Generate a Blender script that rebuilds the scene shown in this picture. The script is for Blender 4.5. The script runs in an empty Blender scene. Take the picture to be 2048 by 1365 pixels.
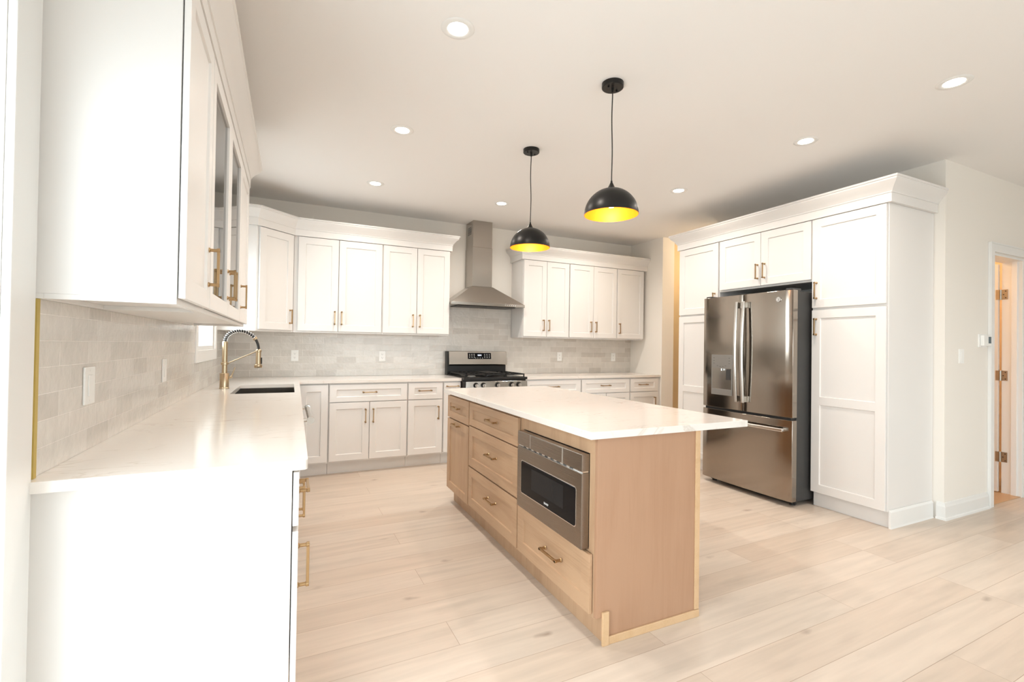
import bpy, bmesh, math, random
from mathutils import Vector, Matrix
random.seed(7)
sc = bpy.context.scene
COL = sc.collection
R = math.radians

# ------------------------------------------------------------ camera
YAW, PITCH, ROLL, HEIGHT = R(25.23195), R(0.588826), R(0.848772), 1.269369
cam_data = bpy.data.cameras.new('camera')
cam = bpy.data.objects.new('camera', cam_data)
COL.objects.link(cam)
cam_data.sensor_width = 36.0
cam_data.lens = 940.2752 / 2048 * 36.0
cam_data.clip_start = 0.02
fwd = Vector((math.sin(YAW) * math.cos(PITCH), math.cos(YAW) * math.cos(PITCH), math.sin(PITCH)))
rgt = Vector((math.cos(YAW), -math.sin(YAW), 0))
upv = rgt.cross(fwd)
r2 = rgt * math.cos(ROLL) + upv * math.sin(ROLL)
u2 = upv * math.cos(ROLL) - rgt * math.sin(ROLL)
m = Matrix((r2, u2, -fwd)).transposed().to_4x4()
m.translation = Vector((0, 0, HEIGHT))
cam.matrix_world = m
sc.camera = cam

# ------------------------------------------------------------ world, daylight portals, exposure
sc.view_settings.view_transform = 'Standard'
sc.view_settings.look = 'None'
sc.view_settings.gamma = 1.0
sc.view_settings.use_curve_mapping = False
sc.view_settings.exposure = 0.48
SKY = 6.6
world = bpy.data.worlds.new('daylight')
sc.world = world
world.use_nodes = True
wn, wl = world.node_tree.nodes, world.node_tree.links
wn.clear()
wo = wn.new('ShaderNodeOutputWorld')
bg = wn.new('ShaderNodeBackground')
tc = wn.new('ShaderNodeTexCoord')
sx = wn.new('ShaderNodeSeparateXYZ')
rp = wn.new('ShaderNodeValToRGB')
rp.color_ramp.elements[0].position = 0.46
rp.color_ramp.elements[0].color = (0.50, 0.53, 0.56, 1)
rp.color_ramp.elements[1].position = 0.54
rp.color_ramp.elements[1].color = (0.88, 0.94, 1.0, 1)
mr = wn.new('ShaderNodeMapRange')
mr.inputs['From Min'].default_value = -1
mr.inputs['From Max'].default_value = 1
wl.new(tc.outputs['Generated'], sx.inputs[0])
wl.new(sx.outputs['Z'], mr.inputs['Value'])
wl.new(mr.outputs['Result'], rp.inputs['Fac'])
wl.new(rp.outputs['Color'], bg.inputs['Color'])
bg.inputs['Strength'].default_value = SKY
wl.new(bg.outputs[0], wo.inputs[0])
sc.cycles.use_denoising = True
sc.cycles.max_bounces = 12
sc.cycles.diffuse_bounces = 8
sc.cycles.sample_clamp_indirect = 6.0


def portal(loc, rot, sx_, sy_):
    ld = bpy.data.lights.new('window_portal', 'AREA')
    ld.shape = 'RECTANGLE'
    ld.size, ld.size_y = sx_, sy_
    ld.cycles.is_portal = True
    o = bpy.data.objects.new('window_portal', ld)
    o.location = loc
    o.rotation_euler = rot
    COL.objects.link(o)


portal((-0.745, 0.35, 1.06), (0, R(-90), 0), 2.14, 2.22)          # glass door on the left wall
portal((-0.745, 4.29, 1.672), (0, R(-90), 0), 0.95, 0.85)        # sink window
portal((2.6, -3.765, 1.40), (R(90), 0, 0), 4.02, 1.82)            # window behind the camera

# ------------------------------------------------------------ measured places
CEIL = 2.743
XL = -0.594      # left wall
YB = 5.432       # back wall
XS = 4.453       # side wall at the end of the back run
CT = 0.914       # counter height

# ------------------------------------------------------------ materials
MATS = {}


def new_mat(name):
    mt = bpy.data.materials.new(name)
    mt.use_nodes = True
    n = mt.node_tree.nodes
    b = n['Principled BSDF']
    MATS[name] = mt
    return mt, n, mt.node_tree.links, b


def plain(name, col, rough=0.5, metal=0.0, bump=0.0, bscale=40.0, vary=0.03, coat=0.0, spec=0.5):
    mt, n, l, b = new_mat(name)
    b.inputs['Roughness'].default_value = rough
    b.inputs['Metallic'].default_value = metal
    b.inputs['Coat Weight'].default_value = coat
    b.inputs['Coat Roughness'].default_value = 0.05
    b.inputs['Specular IOR Level'].default_value = spec
    t = n.new('ShaderNodeTexCoord')
    nz = n.new('ShaderNodeTexNoise')
    nz.inputs['Scale'].default_value = bscale
    nz.inputs['Detail'].default_value = 3
    l.new(t.outputs['Object'], nz.inputs['Vector'])
    mx = n.new('ShaderNodeMix')
    mx.data_type = 'RGBA'
    mx.inputs['A'].default_value = (*[c * (1 - vary) for c in col], 1)
    mx.inputs['B'].default_value = (*[min(1, c * (1 + vary)) for c in col], 1)
    l.new(nz.outputs['Fac'], mx.inputs['Factor'])
    l.new(mx.outputs['Result'], b.inputs['Base Color'])
    if bump:
        bp = n.new('ShaderNodeBump')
        bp.inputs['Strength'].default_value = bump
        bp.inputs['Distance'].default_value = 0.002
        l.new(nz.outputs['Fac'], bp.inputs['Height'])
        l.new(bp.outputs['Normal'], b.inputs['Normal'])
    return mt


M_CAB = plain('white_cabinet_paint', (0.74, 0.726, 0.708), 0.38, bscale=3, vary=0.008)
M_WALL = plain('warm_white_wall_paint', (0.81, 0.775, 0.72), 0.75, bump=0.05, bscale=250, vary=0.01)
M_CEIL = plain('ceiling_paint', (0.82, 0.812, 0.80), 0.85, bump=0.04, bscale=250, vary=0.01)
M_TRIM = plain('white_trim_paint', (0.78, 0.78, 0.765), 0.35, vary=0.01, bscale=5)
M_TAN = plain('warm_lit_hall_wall', (0.62, 0.49, 0.30), 0.7, vary=0.02, bscale=20)  # wall tone with the hall's warm, dim light put into the colour
M_BRASS = plain('champagne_bronze', (0.44, 0.295, 0.155), 0.32, 1.0, vary=0.05)
M_STRIP = plain('gold_edge_trim', (0.60, 0.46, 0.13), 0.45, 0.6, vary=0.05)
M_FAUCET = plain('brushed_gold', (0.50, 0.39, 0.26), 0.28, 1.0, vary=0.05)
M_CHROME = plain('chrome', (0.80, 0.80, 0.80), 0.12, 1.0, vary=0.02)
M_NICKEL = plain('satin_nickel', (0.46, 0.43, 0.38), 0.35, 1.0, vary=0.04)
M_BLACK = plain('black_metal', (0.012, 0.011, 0.010), 0.36, 0.2, vary=0.1, spec=0.35)
M_IRON = plain('cast_iron', (0.014, 0.0135, 0.013), 0.55, 0.1, bump=0.2, bscale=300, spec=0.25)
M_RUBBER = plain('black_rubber', (0.012, 0.012, 0.012), 0.45)
M_DGRAY = plain('dark_grey_steel', (0.050, 0.049, 0.048), 0.45, 0.1, vary=0.03, spec=0.3)
M_BGLASS = plain('black_glass', (0.005, 0.005, 0.006), 0.06, vary=0.0, spec=0.12)
M_SCREEN = plain('oven_window_mesh', (0.014, 0.014, 0.015), 0.25, vary=0.0, spec=0.12)
M_PLATE = plain('white_plastic', (0.84, 0.84, 0.82), 0.3, vary=0.01)
M_SLOT = plain('dark_slot', (0.05, 0.05, 0.05), 0.5)
M_MARK = plain('white_print', (0.75, 0.75, 0.75), 0.5)
M_GREYP = plain('grey_panel', (0.26, 0.25, 0.235), 0.35, 0.4, vary=0.02)
M_DISP = plain('lcd_display', (0.05, 0.09, 0.12), 0.15)
M_CREAMW = plain('closet_wall_paint', (0.80, 0.70, 0.58), 0.7)
M_OAKFL = plain('warm_oak_threshold', (0.55, 0.36, 0.20), 0.4, bscale=12, vary=0.12)


def steel(name, col, rough, axis, amt=0.02, wave=0.25):
    mt, n, l, b = new_mat(name)
    b.inputs['Base Color'].default_value = (*col, 1)
    b.inputs['Metallic'].default_value = 1.0
    t = n.new('ShaderNodeTexCoord')
    mp = n.new('ShaderNodeMapping')
    s = [900, 900, 900]
    s['xyz'.index(axis)] = 3
    mp.inputs['Scale'].default_value = s
    nz = n.new('ShaderNodeTexNoise')
    nz.inputs['Scale'].default_value = 1.0
    nz.inputs['Detail'].default_value = 2
    l.new(t.outputs['Object'], mp.inputs['Vector'])
    l.new(mp.outputs['Vector'], nz.inputs['Vector'])
    mp2 = n.new('ShaderNodeMapRange')
    mp2.inputs['To Min'].default_value = rough - 0.015
    mp2.inputs['To Max'].default_value = rough + 0.015
    l.new(nz.outputs['Fac'], mp2.inputs['Value'])
    l.new(mp2.outputs['Result'], b.inputs['Roughness'])
    bp = n.new('ShaderNodeBump')
    bp.inputs['Strength'].default_value = amt
    bp.inputs['Distance'].default_value = 0.0005
    l.new(nz.outputs['Fac'], bp.inputs['Height'])
    # broad waviness of thin sheet metal
    w = n.new('ShaderNodeTexNoise')
    w.inputs['Scale'].default_value = 2.2
    w.inputs['Detail'].default_value = 1
    l.new(t.outputs['Object'], w.inputs['Vector'])
    b2 = n.new('ShaderNodeBump')
    b2.inputs['Strength'].default_value = wave
    b2.inputs['Distance'].default_value = 0.012
    l.new(w.outputs['Fac'], b2.inputs['Height'])
    l.new(bp.outputs['Normal'], b2.inputs['Normal'])
    l.new(b2.outputs['Normal'], b.inputs['Normal'])
    return mt


M_STEEL = steel('stainless_steel', (0.43, 0.40, 0.365), 0.17, 'x', 0.0, 0.3)
M_FRIDGE = steel('stainless_fridge', (0.36, 0.315, 0.27), 0.13, 'x', 0.0, 0.35)
M_FHANDLE = steel('stainless_handle', (0.62, 0.60, 0.57), 0.22, 'z', 0.0, 0.0)
M_MWSTEEL = steel('stainless_microwave', (0.31, 0.27, 0.23), 0.27, 'x', 0.0, 0.05)


def wood(name, c1, c2, axis, rough=0.42):
    mt, n, l, b = new_mat(name)
    t = n.new('ShaderNodeTexCoord')
    mp = n.new('ShaderNodeMapping')
    s = [13, 13, 13]
    s['xyz'.index(axis)] = 1.1
    mp.inputs['Scale'].default_value = s
    l.new(t.outputs['Object'], mp.inputs['Vector'])
    nz = n.new('ShaderNodeTexNoise')
    nz.inputs['Scale'].default_value = 1.2
    nz.inputs['Detail'].default_value = 6
    nz.inputs['Roughness'].default_value = 0.6
    nz.inputs['Distortion'].default_value = 0.6
    l.new(mp.outputs['Vector'], nz.inputs['Vector'])
    mp2 = n.new('ShaderNodeMapping')
    s2 = [180, 180, 180]
    s2['xyz'.index(axis)] = 6
    mp2.inputs['Scale'].default_value = s2
    l.new(t.outputs['Object'], mp2.inputs['Vector'])
    n2 = n.new('ShaderNodeTexNoise')
    n2.inputs['Scale'].default_value = 1.0
    n2.inputs['Detail'].default_value = 2
    l.new(mp2.outputs['Vector'], n2.inputs['Vector'])
    n3 = n.new('ShaderNodeTexNoise')
    n3.inputs['Scale'].default_value = 3.0
    n3.inputs['Detail'].default_value = 2
    l.new(t.outputs['Object'], n3.inputs['Vector'])
    ad = n.new('ShaderNodeMath'); ad.operation = 'MULTIPLY_ADD'
    ad.inputs[1].default_value = 0.35
    l.new(n2.outputs['Fac'], ad.inputs[0])
    ad2 = n.new('ShaderNodeMath'); ad2.operation = 'MULTIPLY_ADD'
    ad2.inputs[1].default_value = 0.5
    l.new(n3.outputs['Fac'], ad2.inputs[0])
    l.new(nz.outputs['Fac'], ad2.inputs[2])
    l.new(ad2.outputs[0], ad.inputs[2])
    rp = n.new('ShaderNodeValToRGB')
    rp.color_ramp.elements[0].position = 0.55
    rp.color_ramp.elements[0].color = (*c1, 1)
    rp.color_ramp.elements[1].position = 1.3 if False else 1.0
    rp.color_ramp.elements[1].color = (*c2, 1)
    l.new(ad.outputs[0], rp.inputs['Fac'])
    l.new(rp.outputs['Color'], b.inputs['Base Color'])
    b.inputs['Roughness'].default_value = rough
    bp = n.new('ShaderNodeBump')
    bp.inputs['Strength'].default_value = 0.06
    bp.inputs['Distance'].default_value = 0.001
    l.new(n2.outputs['Fac'], bp.inputs['Height'])
    l.new(bp.outputs['Normal'], b.inputs['Normal'])
    return mt


WC1, WC2 = (0.335, 0.198, 0.112), (0.45, 0.29, 0.175)
M_WOODV = wood('maple_vertical', WC1, WC2, 'z')
M_WOODH = wood('maple_horizontal', WC1, WC2, 'x')
M_WOODP = wood('maple_end_panel', (0.345, 0.192, 0.112), (0.39, 0.228, 0.14), 'z')
M_WOODL = wood('raw_pine_trim', (0.50, 0.32, 0.17), (0.57, 0.385, 0.225), 'x')


def quartz():
    mt, n, l, b = new_mat('white_quartz')
    t = n.new('ShaderNodeTexCoord')
    mp = n.new('ShaderNodeMapping')
    mp.inputs['Rotation'].default_value = (0, 0, R(62))
    mp.inputs['Scale'].default_value = (1.0, 2.6, 1.0)
    l.new(t.outputs['Object'], mp.inputs['Vector'])
    nz = n.new('ShaderNodeTexNoise')
    nz.inputs['Scale'].default_value = 2.6
    nz.inputs['Detail'].default_value = 7
    nz.inputs['Distortion'].default_value = 0.7
    l.new(mp.outputs['Vector'], nz.inputs['Vector'])
    sb = n.new('ShaderNodeMath'); sb.operation = 'SUBTRACT'; sb.inputs[1].default_value = 0.5
    l.new(nz.outputs['Fac'], sb.inputs[0])
    ab = n.new('ShaderNodeMath'); ab.operation = 'ABSOLUTE'
    l.new(sb.outputs[0], ab.inputs[0])
    rp = n.new('ShaderNodeValToRGB')
    rp.color_ramp.elements[0].position = 0.0
    rp.color_ramp.elements[0].color = (0.53, 0.46, 0.39, 1)
    rp.color_ramp.elements[1].position = 0.012
    rp.color_ramp.elements[1].color = (0.735, 0.70, 0.66, 1)
    l.new(ab.outputs[0], rp.inputs['Fac'])
    # the veins fade in and out
    f = n.new('ShaderNodeTexNoise'); f.inputs['Scale'].default_value = 2.2; f.inputs['Detail'].default_value = 3
    l.new(t.outputs['Object'], f.inputs['Vector'])
    fr = n.new('ShaderNodeMapRange')
    fr.inputs['From Min'].default_value = 0.42; fr.inputs['From Max'].default_value = 0.62
    fr.inputs['To Min'].default_value = 0.0; fr.inputs['To Max'].default_value = 0.6
    l.new(f.outputs['Fac'], fr.inputs['Value'])
    mx = n.new('ShaderNodeMix'); mx.data_type = 'RGBA'
    mx.inputs['A'].default_value = (0.735, 0.70, 0.66, 1)
    l.new(fr.outputs['Result'], mx.inputs['Factor'])
    l.new(rp.outputs['Color'], mx.inputs['B'])
    l.new(mx.outputs['Result'], b.inputs['Base Color'])
    b.inputs['Roughness'].default_value = 0.13
    b.inputs['Specular IOR Level'].default_value = 0.5
    return mt


M_QUARTZ = quartz()


def tile(name, ax, ay, ox):
    mt, n, l, b = new_mat(name)
    t = n.new('ShaderNodeTexCoord')
    s = n.new('ShaderNodeSeparateXYZ')
    c = n.new('ShaderNodeCombineXYZ')
    l.new(t.outputs['Object'], s.inputs[0])
    a1 = n.new('ShaderNodeMath'); a1.operation = 'ADD'; a1.inputs[1].default_value = ox
    l.new(s.outputs[ax], a1.inputs[0])
    a2 = n.new('ShaderNodeMath'); a2.operation = 'ADD'; a2.inputs[1].default_value = -CT
    l.new(s.outputs[ay], a2.inputs[0])
    l.new(a1.outputs[0], c.inputs[0]); l.new(a2.outputs[0], c.inputs[1])
    br = n.new('ShaderNodeTexBrick')
    br.offset = 0.37
    br.offset_frequency = 2
    br.inputs['Scale'].default_value = 1.0
    br.inputs['Brick Width'].default_value = 0.205
    br.inputs['Row Height'].default_value = 0.0700
    br.inputs['Mortar Size'].default_value = 0.0019
    br.inputs['Mortar Smooth'].default_value = 0.3
    br.inputs['Bias'].default_value = 0.40
    br.inputs['Color1'].default_value = (0.50, 0.46, 0.415, 1)
    br.inputs['Color2'].default_value = (0.66, 0.63, 0.585, 1)
    br.inputs['Mortar'].default_value = (0.78, 0.745, 0.70, 1)
    l.new(c.outputs[0], br.inputs['Vector'])
    nz = n.new('ShaderNodeTexNoise'); nz.inputs['Scale'].default_value = 14; nz.inputs['Detail'].default_value = 5
    l.new(t.outputs['Object'], nz.inputs['Vector'])
    mr = n.new('ShaderNodeMapRange'); mr.inputs['To Min'].default_value = 0.90; mr.inputs['To Max'].default_value = 1.10
    l.new(nz.outputs['Fac'], mr.inputs['Value'])
    mx = n.new('ShaderNodeMix'); mx.data_type = 'RGBA'; mx.blend_type = 'MULTIPLY'
    mx.inputs['Factor'].default_value = 1
    l.new(br.outputs['Color'], mx.inputs['A']); l.new(mr.outputs['Result'], mx.inputs['B'])
    l.new(mx.outputs['Result'], b.inputs['Base Color'])
    b.inputs['Roughness'].default_value = 0.16
    n2 = n.new('ShaderNodeTexNoise'); n2.inputs['Scale'].default_value = 38; n2.inputs['Detail'].default_value = 4
    l.new(t.outputs['Object'], n2.inputs['Vector'])
    b1 = n.new('ShaderNodeBump'); b1.inputs['Strength'].default_value = 0.55; b1.inputs['Distance'].default_value = 0.0035
    l.new(n2.outputs['Fac'], b1.inputs['Height'])
    b2 = n.new('ShaderNodeBump'); b2.invert = True
    b2.inputs['Strength'].default_value = 0.7; b2.inputs['Distance'].default_value = 0.0015
    l.new(br.outputs['Fac'], b2.inputs['Height'])
    l.new(b1.outputs['Normal'], b2.inputs['Normal'])
    l.new(b2.outputs['Normal'], b.inputs['Normal'])
    return mt


M_TILEL = tile('glazed_tile_left', 'Y', 'Z', 0.03)
M_TILEB = tile('glazed_tile_back', 'X', 'Z', 0.7)


def floor_mat():
    mt, n, l, b = new_mat('pale_oak_planks')
    t = n.new('ShaderNodeTexCoord')
    mp = n.new('ShaderNodeMapping')
    mp.inputs['Location'].default_value = (0.35, -1.145 + 0.185 * 20, 0)
    mp.inputs['Rotation'].default_value = (0, 0, R(-1.0))
    l.new(t.outputs['Object'], mp.inputs['Vector'])
    br = n.new('ShaderNodeTexBrick')
    br.offset = 0.43; br.offset_frequency = 3
    br.inputs['Scale'].default_value = 1.0
    br.inputs['Brick Width'].default_value = 1.85
    br.inputs['Row Height'].default_value = 0.185
    br.inputs['Mortar Size'].default_value = 0.0011
    br.inputs['Mortar Smooth'].default_value = 0.2
    br.inputs['Color1'].default_value = (0.56, 0.462, 0.378, 1)
    br.inputs['Color2'].default_value = (0.62, 0.535, 0.455, 1)
    br.inputs['Mortar'].default_value = (0.36, 0.27, 0.20, 1)
    l.new(mp.outputs['Vector'], br.inputs['Vector'])
    # long grain
    g = n.new('ShaderNodeMapping'); g.inputs['Scale'].default_value = (1.6, 26, 1)
    l.new(mp.outputs['Vector'], g.inputs['Vector'])
    # break the grain from plank to plank with the plank's own colour
    sp = n.new('ShaderNodeSeparateColor')
    l.new(br.outputs['Color'], sp.inputs[0])
    ml = n.new('ShaderNodeMath'); ml.operation = 'MULTIPLY'; ml.inputs[1].default_value = 90
    l.new(sp.outputs[0], ml.inputs[0])
    nz = n.new('ShaderNodeTexNoise'); nz.noise_dimensions = '4D'
    nz.inputs['Scale'].default_value = 1.0; nz.inputs['Detail'].default_value = 6; nz.inputs['Distortion'].default_value = 0.5
    l.new(g.outputs['Vector'], nz.inputs['Vector']); l.new(ml.outputs[0], nz.inputs['W'])
    mr = n.new('ShaderNodeMapRange'); mr.inputs['From Min'].default_value = 0.3; mr.inputs['From Max'].default_value = 0.7
    mr.inputs['To Min'].default_value = 0.90; mr.inputs['To Max'].default_value = 1.07
    l.new(nz.outputs['Fac'], mr.inputs['Value'])
    mx = n.new('ShaderNodeMix'); mx.data_type = 'RGBA'; mx.blend_type = 'MULTIPLY'; mx.inputs['Factor'].default_value = 1
    l.new(br.outputs['Color'], mx.inputs['A']); l.new(mr.outputs['Result'], mx.inputs['B'])
    # grey smudges and small knots
    k = n.new('ShaderNodeMapping'); k.inputs['Scale'].default_value = (1.0, 2.2, 1)
    l.new(mp.outputs['Vector'], k.inputs['Vector'])
    wob = n.new('ShaderNodeTexNoise'); wob.inputs['Scale'].default_value = 9
    l.new(mp.outputs['Vector'], wob.inputs['Vector'])
    wadd = n.new('ShaderNodeMix'); wadd.data_type = 'VECTOR'; wadd.inputs['Factor'].default_value = 0.09
    l.new(k.outputs['Vector'], wadd.inputs['A']); l.new(wob.outputs['Color'], wadd.inputs['B'])
    v = n.new('ShaderNodeTexVoronoi'); v.inputs['Scale'].default_value = 2.3
    l.new(wadd.outputs['Result'], v.inputs['Vector'])
    kr = n.new('ShaderNodeValToRGB')
    kr.color_ramp.elements[0].position = 0.015; kr.color_ramp.elements[0].color = (0.62, 0.58, 0.56, 1)
    kr.color_ramp.elements[1].position = 0.11; kr.color_ramp.elements[1].color = (1, 1, 1, 1)
    l.new(v.outputs['Distance'], kr.inputs['Fac'])
    s2 = n.new('ShaderNodeMapping'); s2.inputs['Scale'].default_value = (1.3, 5.5, 1)
    l.new(mp.outputs['Vector'], s2.inputs['Vector'])
    sn = n.new('ShaderNodeTexNoise'); sn.inputs['Scale'].default_value = 1.7; sn.inputs['Detail'].default_value = 4
    l.new(s2.outputs['Vector'], sn.inputs['Vector'])
    sr = n.new('ShaderNodeMapRange'); sr.inputs['From Min'].default_value = 0.55; sr.inputs['From Max'].default_value = 0.75
    sr.inputs['To Min'].default_value = 1.0; sr.inputs['To Max'].default_value = 0.86
    l.new(sn.outputs['Fac'], sr.inputs['Value'])
    m2 = n.new('ShaderNodeMix'); m2.data_type = 'RGBA'; m2.blend_type = 'MULTIPLY'; m2.inputs['Factor'].default_value = 1
    l.new(mx.outputs['Result'], m2.inputs['A']); l.new(kr.outputs['Color'], m2.inputs['B'])
    m3 = n.new('ShaderNodeMix'); m3.data_type = 'RGBA'; m3.blend_type = 'MULTIPLY'; m3.inputs['Factor'].default_value = 1
    l.new(m2.outputs['Result'], m3.inputs['A']); l.new(sr.outputs['Result'], m3.inputs['B'])
    l.new(m3.outputs['Result'], b.inputs['Base Color'])
    b.inputs['Roughness'].default_value = 0.31
    bp = n.new('ShaderNodeBump'); bp.invert = True
    bp.inputs['Strength'].default_value = 0.4; bp.inputs['Distance'].default_value = 0.001
    l.new(br.outputs['Fac'], bp.inputs['Height'])
    l.new(bp.outputs['Normal'], b.inputs['Normal'])
    return mt


M_FLOOR = floor_mat()


def glass(name, tint, ior_level=0.5):
    mt, n, l, b = new_mat(name)
    n.remove(b)
    out = n['Material Output']
    tr = n.new('ShaderNodeBsdfTransparent'); tr.inputs[0].default_value = (*tint, 1)
    gl = n.new('ShaderNodeBsdfGlossy'); gl.inputs['Roughness'].default_value = 0.02
    gl.inputs['Color'].default_value = (0.9, 0.9, 0.9, 1)
    fr = n.new('ShaderNodeFresnel')
    ge = n.new('ShaderNodeNewGeometry')     # same reflectance on both faces of the pane
    ma = n.new('ShaderNodeMath'); ma.operation = 'MULTIPLY_ADD'
    ma.inputs[1].default_value = 1 / 1.5 - 1.5; ma.inputs[2].default_value = 1.5
    l.new(ge.outputs['Backfacing'], ma.inputs[0]); l.new(ma.outputs[0], fr.inputs['IOR'])
    mx = n.new('ShaderNodeMixShader')
    l.new(fr.outputs[0], mx.inputs[0]); l.new(tr.outputs[0], mx.inputs[1]); l.new(gl.outputs[0], mx.inputs[2])
    l.new(mx.outputs[0], out.inputs['Surface'])
    return mt


M_GLASS = glass('window_glass', (0.96, 0.98, 0.97))
M_CABGLASS = glass('grey_cabinet_glass', (0.42, 0.42, 0.40))  # grey tint darkens what shows through the panes


def emit(name, col, strength):
    mt, n, l, b = new_mat(name)
    b.inputs['Base Color'].default_value = (*col, 1)
    b.inputs['Emission Color'].default_value = (*col, 1)
    b.inputs['Emission Strength'].default_value = strength
    return mt


M_LENS = emit('lit_lens', (1.0, 0.93, 0.82), 14)
M_BULB = emit('lit_bulb', (1.0, 0.74, 0.40), 25)
M_LED = emit('display_digits', (0.7, 0.8, 1.0), 0.35)
M_GOLDIN = plain('gold_leaf_inside', (1.0, 0.30, 0.015), 0.42, 0.5, bump=0.15, bscale=60, vary=0.05)


# ------------------------------------------------------------ mesh helpers
class MB:
    def __init__(self):
        self.v, self.f = [], []

    def add(self, vs, fs):
        o = len(self.v)
        self.v += [tuple(p) for p in vs]
        self.f += [tuple(i + o for i in q) for q in fs]
        return self

    def box(self, x0, x1, y0, y1, z0, z1):
        vs = [(x, y, z) for z in (z0, z1) for y in (y0, y1) for x in (x0, x1)]
        return self.add(vs, [(0, 2, 3, 1), (4, 5, 7, 6), (0, 1, 5, 4), (2, 6, 7, 3), (0, 4, 6, 2), (1, 3, 7, 5)])

    def prism(self, pts, axis, a0, a1):
        """closed 2-D outline pushed along an axis; pts give the two other axes in xyz order"""
        n = len(pts)

        def mk(p, a):
            p = list(p)
            p.insert('xyz'.index(axis), a)
            return tuple(p)
        vs = [mk(p, a0) for p in pts] + [mk(p, a1) for p in pts]
        fs = [tuple(range(n)), tuple(range(2 * n - 1, n - 1, -1))]
        fs += [(i, (i + 1) % n, n + (i + 1) % n, n + i) for i in range(n)]
        return self.add(vs, fs)

    def cyl(self, p0, p1, r0, r1=None, n=20, cap=True):
        r1 = r0 if r1 is None else r1
        p0, p1 = Vector(p0), Vector(p1)
        d = (p1 - p0).normalized()
        a = d.orthogonal().normalized()
        b = d.cross(a)
        vs = []
        for p, r in ((p0, r0), (p1, r1)):
            vs += [p + (a * math.cos(2 * math.pi * i / n) + b * math.sin(2 * math.pi * i / n)) * r for i in range(n)]
        fs = [(i, (i + 1) % n, n + (i + 1) % n, n + i) for i in range(n)]
        if cap:
            fs += [tuple(range(n)), tuple(range(2 * n - 1, n - 1, -1))]
        return self.add(vs, fs)

    def lathe(self, prof, c=(0, 0), n=48, close=False):
        vs, fs = [], []
        for r, z in prof:
            vs += [(c[0] + r * math.cos(2 * math.pi * i / n), c[1] + r * math.sin(2 * math.pi * i / n), z) for i in range(n)]
        k = len(prof)
        for j in range(k - 1 + (1 if close else 0)):
            j2 = (j + 1) % k
            fs += [(j * n + i, j * n + (i + 1) % n, j2 * n + (i + 1) % n, j2 * n + i) for i in range(n)]
        if not close:
            if prof[0][0] > 1e-6:
                fs.append(tuple(range(n)))
            if prof[-1][0] > 1e-6:
                fs.append(tuple(range((k - 1) * n, k * n)))
        return self.add(vs, fs)

    def tube(self, pts, r, n=12, cap=True, rs=None):
        pts = [Vector(p) for p in pts]
        vs, fs = [], []
        k = len(pts)
        t0 = (pts[1] - pts[0]).normalized()
        a = t0.orthogonal().normalized()
        for j, p in enumerate(pts):
            t = (pts[min(j + 1, k - 1)] - pts[max(j - 1, 0)]).normalized()
            a = (a - t * a.dot(t)).normalized()
            b = t.cross(a)
            rr = rs[j] if rs else r
            vs += [p + (a * math.cos(2 * math.pi * i / n) + b * math.sin(2 * math.pi * i / n)) * rr for i in range(n)]
        for j in range(k - 1):
            fs += [(j * n + i, j * n + (i + 1) % n, (j + 1) * n + (i + 1) % n, (j + 1) * n + i) for i in range(n)]
        if cap:
            fs += [tuple(range(n)), tuple(range((k - 1) * n, k * n))]
        return self.add(vs, fs)

    def sweep(self, path, prof):
        """profile (outward offset, z) swept along a plan path with mitres; outward is the right-hand side"""
        n = len(path)
        P = [Vector(p) for p in path]
        offs = []
        for i in range(n):
            ns = []
            if i > 0:
                d = (P[i] - P[i - 1]).normalized(); ns.append(Vector((d.y, -d.x)))
            if i < n - 1:
                d = (P[i + 1] - P[i]).normalized(); ns.append(Vector((d.y, -d.x)))
            if len(ns) == 1:
                offs.append(ns[0])
            else:
                b = (ns[0] + ns[1]).normalized()
                offs.append(b / b.dot(ns[0]))
        k = len(prof)
        vs = []
        for i in range(n):
            for o, z in prof:
                q = P[i] + offs[i] * o
                vs.append((q.x, q.y, z))
        fs = []
        for i in range(n - 1):
            for j in range(k):
                j2 = (j + 1) % k
                fs.append((i * k + j, i * k + j2, (i + 1) * k + j2, (i + 1) * k + j))
        fs += [tuple(range(k)), tuple(range((n - 1) * k, n * k))]
        return self.add(vs, fs)

    def build(self, name, mat, parent=None, bevel=0.0, smooth=False, angle=35, seg=2):
        me = bpy.data.meshes.new(name)
        me.from_pydata(self.v, [], self.f)
        bm = bmesh.new()
        bm.from_mesh(me)
        bmesh.ops.remove_doubles(bm, verts=bm.verts, dist=1e-6) if smooth else None
        bmesh.ops.recalc_face_normals(bm, faces=bm.faces)
        bm.to_mesh(me)
        bm.free()
        if smooth:
            me.shade_smooth()
            me.set_sharp_from_angle(angle=R(angle))
        me.materials.append(mat)
        o = bpy.data.objects.new(name, me)
        COL.objects.link(o)
        if parent is not None:
            o.parent = parent
        if bevel:
            md = o.modifiers.new('bevel', 'BEVEL')
            md.width = bevel
            md.segments = seg
            md.limit_method = 'ANGLE'
            md.angle_limit = R(40)
        return o


def tag(o, label=None, cat=None, group=None, kind=None):
    if label: o['label'] = label
    if cat: o['category'] = cat
    if group: o['group'] = group
    if kind: o['kind'] = kind
    return o


def thing(name, label, cat, loc=(0, 0, 0), rz=0.0, group=None):
    o = bpy.data.objects.new(name, None)
    o.empty_display_size = 0.1
    o.location = loc
    o.rotation_euler = (0, 0, rz)
    COL.objects.link(o)
    return tag(o, label, cat, group)


def struct(name, mb, mat, parent=None, bevel=0.0, smooth=False, label=None):
    o = mb.build(name, mat, parent, bevel, smooth)
    if parent is None:
        tag(o, kind='structure')
    if label: o['label'] = label
    return o


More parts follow.
